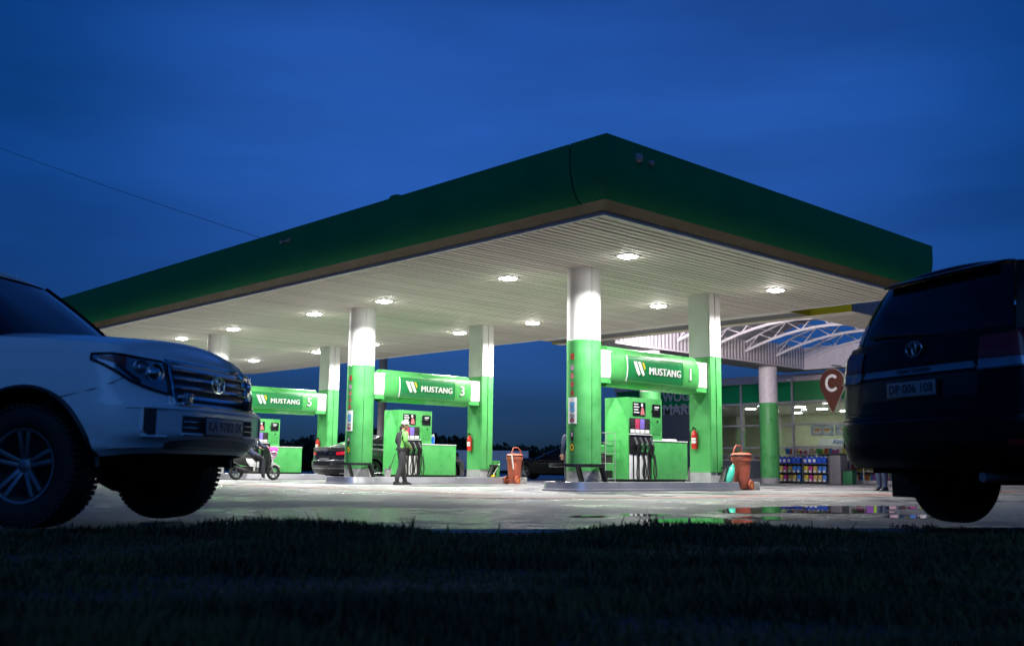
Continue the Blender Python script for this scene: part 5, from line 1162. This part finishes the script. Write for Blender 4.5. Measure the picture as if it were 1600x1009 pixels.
def sprism(poly, hw, name, mt, bev=.015): b = MB(); b.prism(poly, lambda u, v: (u, -hw, v), lambda u, v: (u, hw, v)); return b.build(name, mt, t, bevel=bev)
sprism([(-.86, .66), (-.84, .60), (-.5, .48), (-.2, .44), (-.05, .46), (-.02, .62), (-.12, .72), (-.5, .76)], .15, 'rear_body', BLACKP)
sprism([(-.42, .70), (-.38, .58), (-.26, .44), (-.06, .42), (-.04, .56), (-.18, .68)], .165, 'side_panel', SCW)
sprism([(-.02, .40), (.06, .40), (.07, .58), (.02, .62), (-.02, .58)], .160, 'seat_post_panel', SCW)
sprism([(-.84, .76), (-.82, .70), (-.1, .73), (.02, .74), (-.02, .80), (-.4, .84)], .13, 'seat', RUBBER, .02)
sprism([(-.1, .22), (.32, .22), (.36, .27), (-.1, .27)], .16, 'foot_board', BLACKP)
sprism([(.30, .24), (.38, .24), (.50, .62), (.40, .98), (.35, 1.0), (.38, .62)], .19, 'leg_shield', BLACKP)
sprism([(.42, .66), (.50, .52), (.60, .55), (.56, .64), (.46, .98), (.40, 1.0)], .15, 'front_panel', SCW)
sprism([(.46, .50), (.50, .42), (.66, .505), (.86, .42), (.90, .38), (.84, .47), (.68, .56)], .07, 'front_mudguard', SCW, .01)
b = MB(); b.cyl((.66, .07, .245), (.45, .06, .62), .022, n=8); b.cyl((.66, -.07, .245), (.45, -.06, .62), .022, n=8); b.build('fork', GREYP, t)
b = MB(); b.tube([(.32, -.34, 1.03), (.37, -.2, 1.03), (.40, 0, 1.0), (.37, .2, 1.03), (.32, .34, 1.03)], .016, 8); b.build('handlebar', BLACKP, t)
sprism([(.34, .96), (.48, .92), (.46, 1.06), (.36, 1.08)], .10, 'head_cowl', BLACKP)
b = MB(); b.lathe([(0, .09), (.05, .07), (.06, .02), (.05, 0)], (.46, 0, .98), 14, axis='x'); b.build('head_lamp', LAMPCLR, t)
b = MB(); b.box(-.90, -.84, -.08, .08, .60, .68); b.build('tail_lamp', LAMPRED, t, bevel=.01)
b = MB(); b.tube([(-.25, -.17, .28), (-.5, -.18, .33), (-.78, -.19, .42)], [.03, .055, .05], 12); b.build('exhaust', GRAPH, t)
b = MB(); b.box(-.62, -.12, -.10, .12, .24, .44); b.build('engine', BLACKP, t, bevel=.03)
b = MB(); b.tube([(-.86, -.14, .72), (-.92, -.05, .74), (-.92, .05, .74), (-.86, .14, .72)], .012, 6); b.build('grab_rail', GREYP, t)
for s in (-1, 1): b = MB(); b.cyl((.36, s * .26, 1.05), (.33, s * .30, 1.22), .008, n=6); b.build('mirror_stalk', BLACKP, t)
# rider (local x forward)
JR = dict(pelvis=((-.28, 0, .88), (.16, .15)), waist=((-.24, 0, 1.02), (.16, .14)), chest=((-.14, 0, 1.26), (.18, .14)), neck=((-.08, 0, 1.45), .06), head0=((-.05, 0, 1.53), .055), head1=((-.04, 0, 1.61), .05),
          shL=((-.12, .18, 1.36), .078), shR=((-.12, -.18, 1.36), .078), elL=((.08, .26, 1.12), .06), elR=((.06, -.26, 1.10), .06), wrL=((.27, .30, 1.05), .043), wrR=((.26, -.30, 1.05), .043), paL=((.32, .29, 1.05), .035), paR=((.31, -.29, 1.05), .035),
          hipL=((-.18, .11, .85), .125), hipR=((-.18, -.11, .85), .125), knL=((.20, .16, .66), .09), knR=((.18, -.17, .68), .09), anL=((.20, .14, .36), .065), anR=((.17, -.24, .12), .065), toL=((.27, .14, .31), .045), toR=((.23, -.25, .07), .045))
BLKTR = mat('black_trousers', (.012, .013, .017), .8)
zr = lambda c: 2 if (c.x > .25 and c.z > .95) or c.z > 1.47 else (0 if c.z < .80 else 1)
pr_ = person('scooter rider in navy jacket and black trousers holding the handlebar', (17.15, 30.35, 0), R(-3), JR, [BLKTR, NAVY, SKIN], zr)
shoe(pr_, .17, -.24, .0, GREYP); shoe(pr_, .20, .14, .272, GREYP)
t = thing('pink_bag', 'bulging pink and white bag hanging on the scooter front', 'bag', (17.72, 30.27, .62), R(10))
PK = mat('pink_cloth', (.62, .05, .38), .7, var=.5, scale=9, bump=.4); PKW = mat('pale_pink_cloth', (.65, .45, .55), .7, var=.3, scale=16)
def lump(x, y, z): k = 1 + .16 * math.sin(z * 31 + x * 17) + .12 * math.sin(y * 29 - z * 23); return (x * k, y * k, z + .02 * math.sin(x * 30 + y * 21))
b = MB(); b.lathe([(0, .20), (.10, .205), (.145, .25), (.155, .31), (.16, .36), (.13, .42), (.07, .46), (0, .47)], n=26); remap(b, lump); b.build('bag_top', PK, t)
b = MB(); b.lathe([(0, .06), (.07, .07), (.12, .12), (.145, .18), (.15, .235), (.10, .26), (0, .26)], n=26); remap(b, lump); b.build('bag_bottom', PKW, t)
b = MB(); b.lathe([(.158, .27), (.168, .285), (.158, .30)], n=26); remap(b, lump); b.build('bag_band', PRINTW, t)
b = MB(); b.tube([(-.14, 0, .45), (-.20, .02, .47), (-.28, .05, .42)], .012, 6); b.build('strap', PK, t)

# ================================================================== grass verge in the foreground
GRASSM = mat('verge_grass', (.10, .075, .022), .85, var=.55, scale=1.3)
def edge_y(x):
    for (x0, y0), (x1, y1) in zip(EDGE, EDGE[1:]):
        if x0 <= x <= x1: return y0 + (y1 - y0) * (x - x0) / (x1 - x0)
    return -99
az = math.atan2(FW.y, FW.x); f2 = np.array([math.cos(az), math.sin(az)]); r2 = np.array([math.sin(az), -math.cos(az)])
N = 230000; dep = .7 + 9.5 * rng.random(N) ** .9; lat = (rng.random(N) * 2 - 1) * (.68 * dep + 1.4)
xy = dep[:, None] * f2 + lat[:, None] * r2
ey = np.interp(xy[:, 0], [e[0] for e in EDGE], [e[1] for e in EDGE])
gap = ey - xy[:, 1]
clump = np.sin(xy[:, 0] * 2.1 + 1.3 * np.sin(xy[:, 1] * 1.7)) + np.sin(xy[:, 1] * 2.9 + .7) + .8 * np.sin(xy[:, 0] * 7.3 + xy[:, 1] * 5.1)
keep = (gap > -.05 - .13 * clump) & (rng.random(N) < np.clip(.75 + .2 * clump, .15, 1))
xy = xy[keep]; dep = dep[keep]; clump = clump[keep]; n = len(xy)
hgt = (.034 + .034 * rng.random(n) ** 2.5 + .028 * np.clip(clump, -.9, 2.4)) * np.where(rng.random(n) < .006, 2.0, 1.)
a = rng.random(n) * 2 * PI; d = np.stack([np.cos(a), np.sin(a)], 1); lean = hgt * rng.uniform(.1, .75, n); wv = .0026 + .0008 * dep
side = np.stack([-d[:, 1], d[:, 0]], 1); z0 = np.full(n, -.035)
B = np.concatenate([xy, z0[:, None]], 1)
def pt(off, zz_): return np.concatenate([xy + off, (z0 + zz_)[:, None]], 1)
V = np.stack([pt(-side * wv[:, None], 0 * hgt), pt(side * wv[:, None], 0 * hgt), pt(d * (lean * .35)[:, None] + side * (wv * .8)[:, None], hgt * .6), pt(d * (lean * .35)[:, None] - side * (wv * .8)[:, None], hgt * .6), pt(d * lean[:, None], hgt)], 1).reshape(-1, 3)
i0 = np.arange(n) * 5
loops = np.stack([i0, i0 + 1, i0 + 2, i0 + 3, i0 + 3, i0 + 2, i0 + 4], 1).ravel()
me = bpy.data.meshes.new('verge_grass'); me.vertices.add(len(V)); me.vertices.foreach_set('co', V.ravel()); me.loops.add(len(loops)); me.loops.foreach_set('vertex_index', loops.astype(np.int32))
me.polygons.add(2 * n); ls = np.empty(2 * n, np.int32); ls[0::2] = np.arange(n) * 7; ls[1::2] = np.arange(n) * 7 + 4; me.polygons.foreach_set('loop_start', ls); me.update(); me.validate()
me.materials.append(GRASSM); go = bpy.data.objects.new('verge_grass', me); COL.objects.link(go)
tag(go, 'dark uneven grass verge filling the foreground', 'grass', kind='stuff')
# a few taller weeds standing up against the lit pavement
for i, (x, y) in enumerate(((3.65, 6.9), (6.3, 5.1), (7.15, 4.65), (4.8, 6.15))):
    b = MB()
    for k in range(7):
        a = random.uniform(0, 6.3); h = random.uniform(.05, .10); b.tube([(x, y, -.03), (x + .03 * math.cos(a), y + .03 * math.sin(a), h * .6), (x + .08 * math.cos(a), y + .08 * math.sin(a), h)], [.004, .0035, .001], 4)
    tag(b.build('weed', GRASSM), 'tall dark weed on the verge edge, %s from the left' % ('first', 'third', 'fourth', 'second')[i], 'weed', 'weeds along the verge')
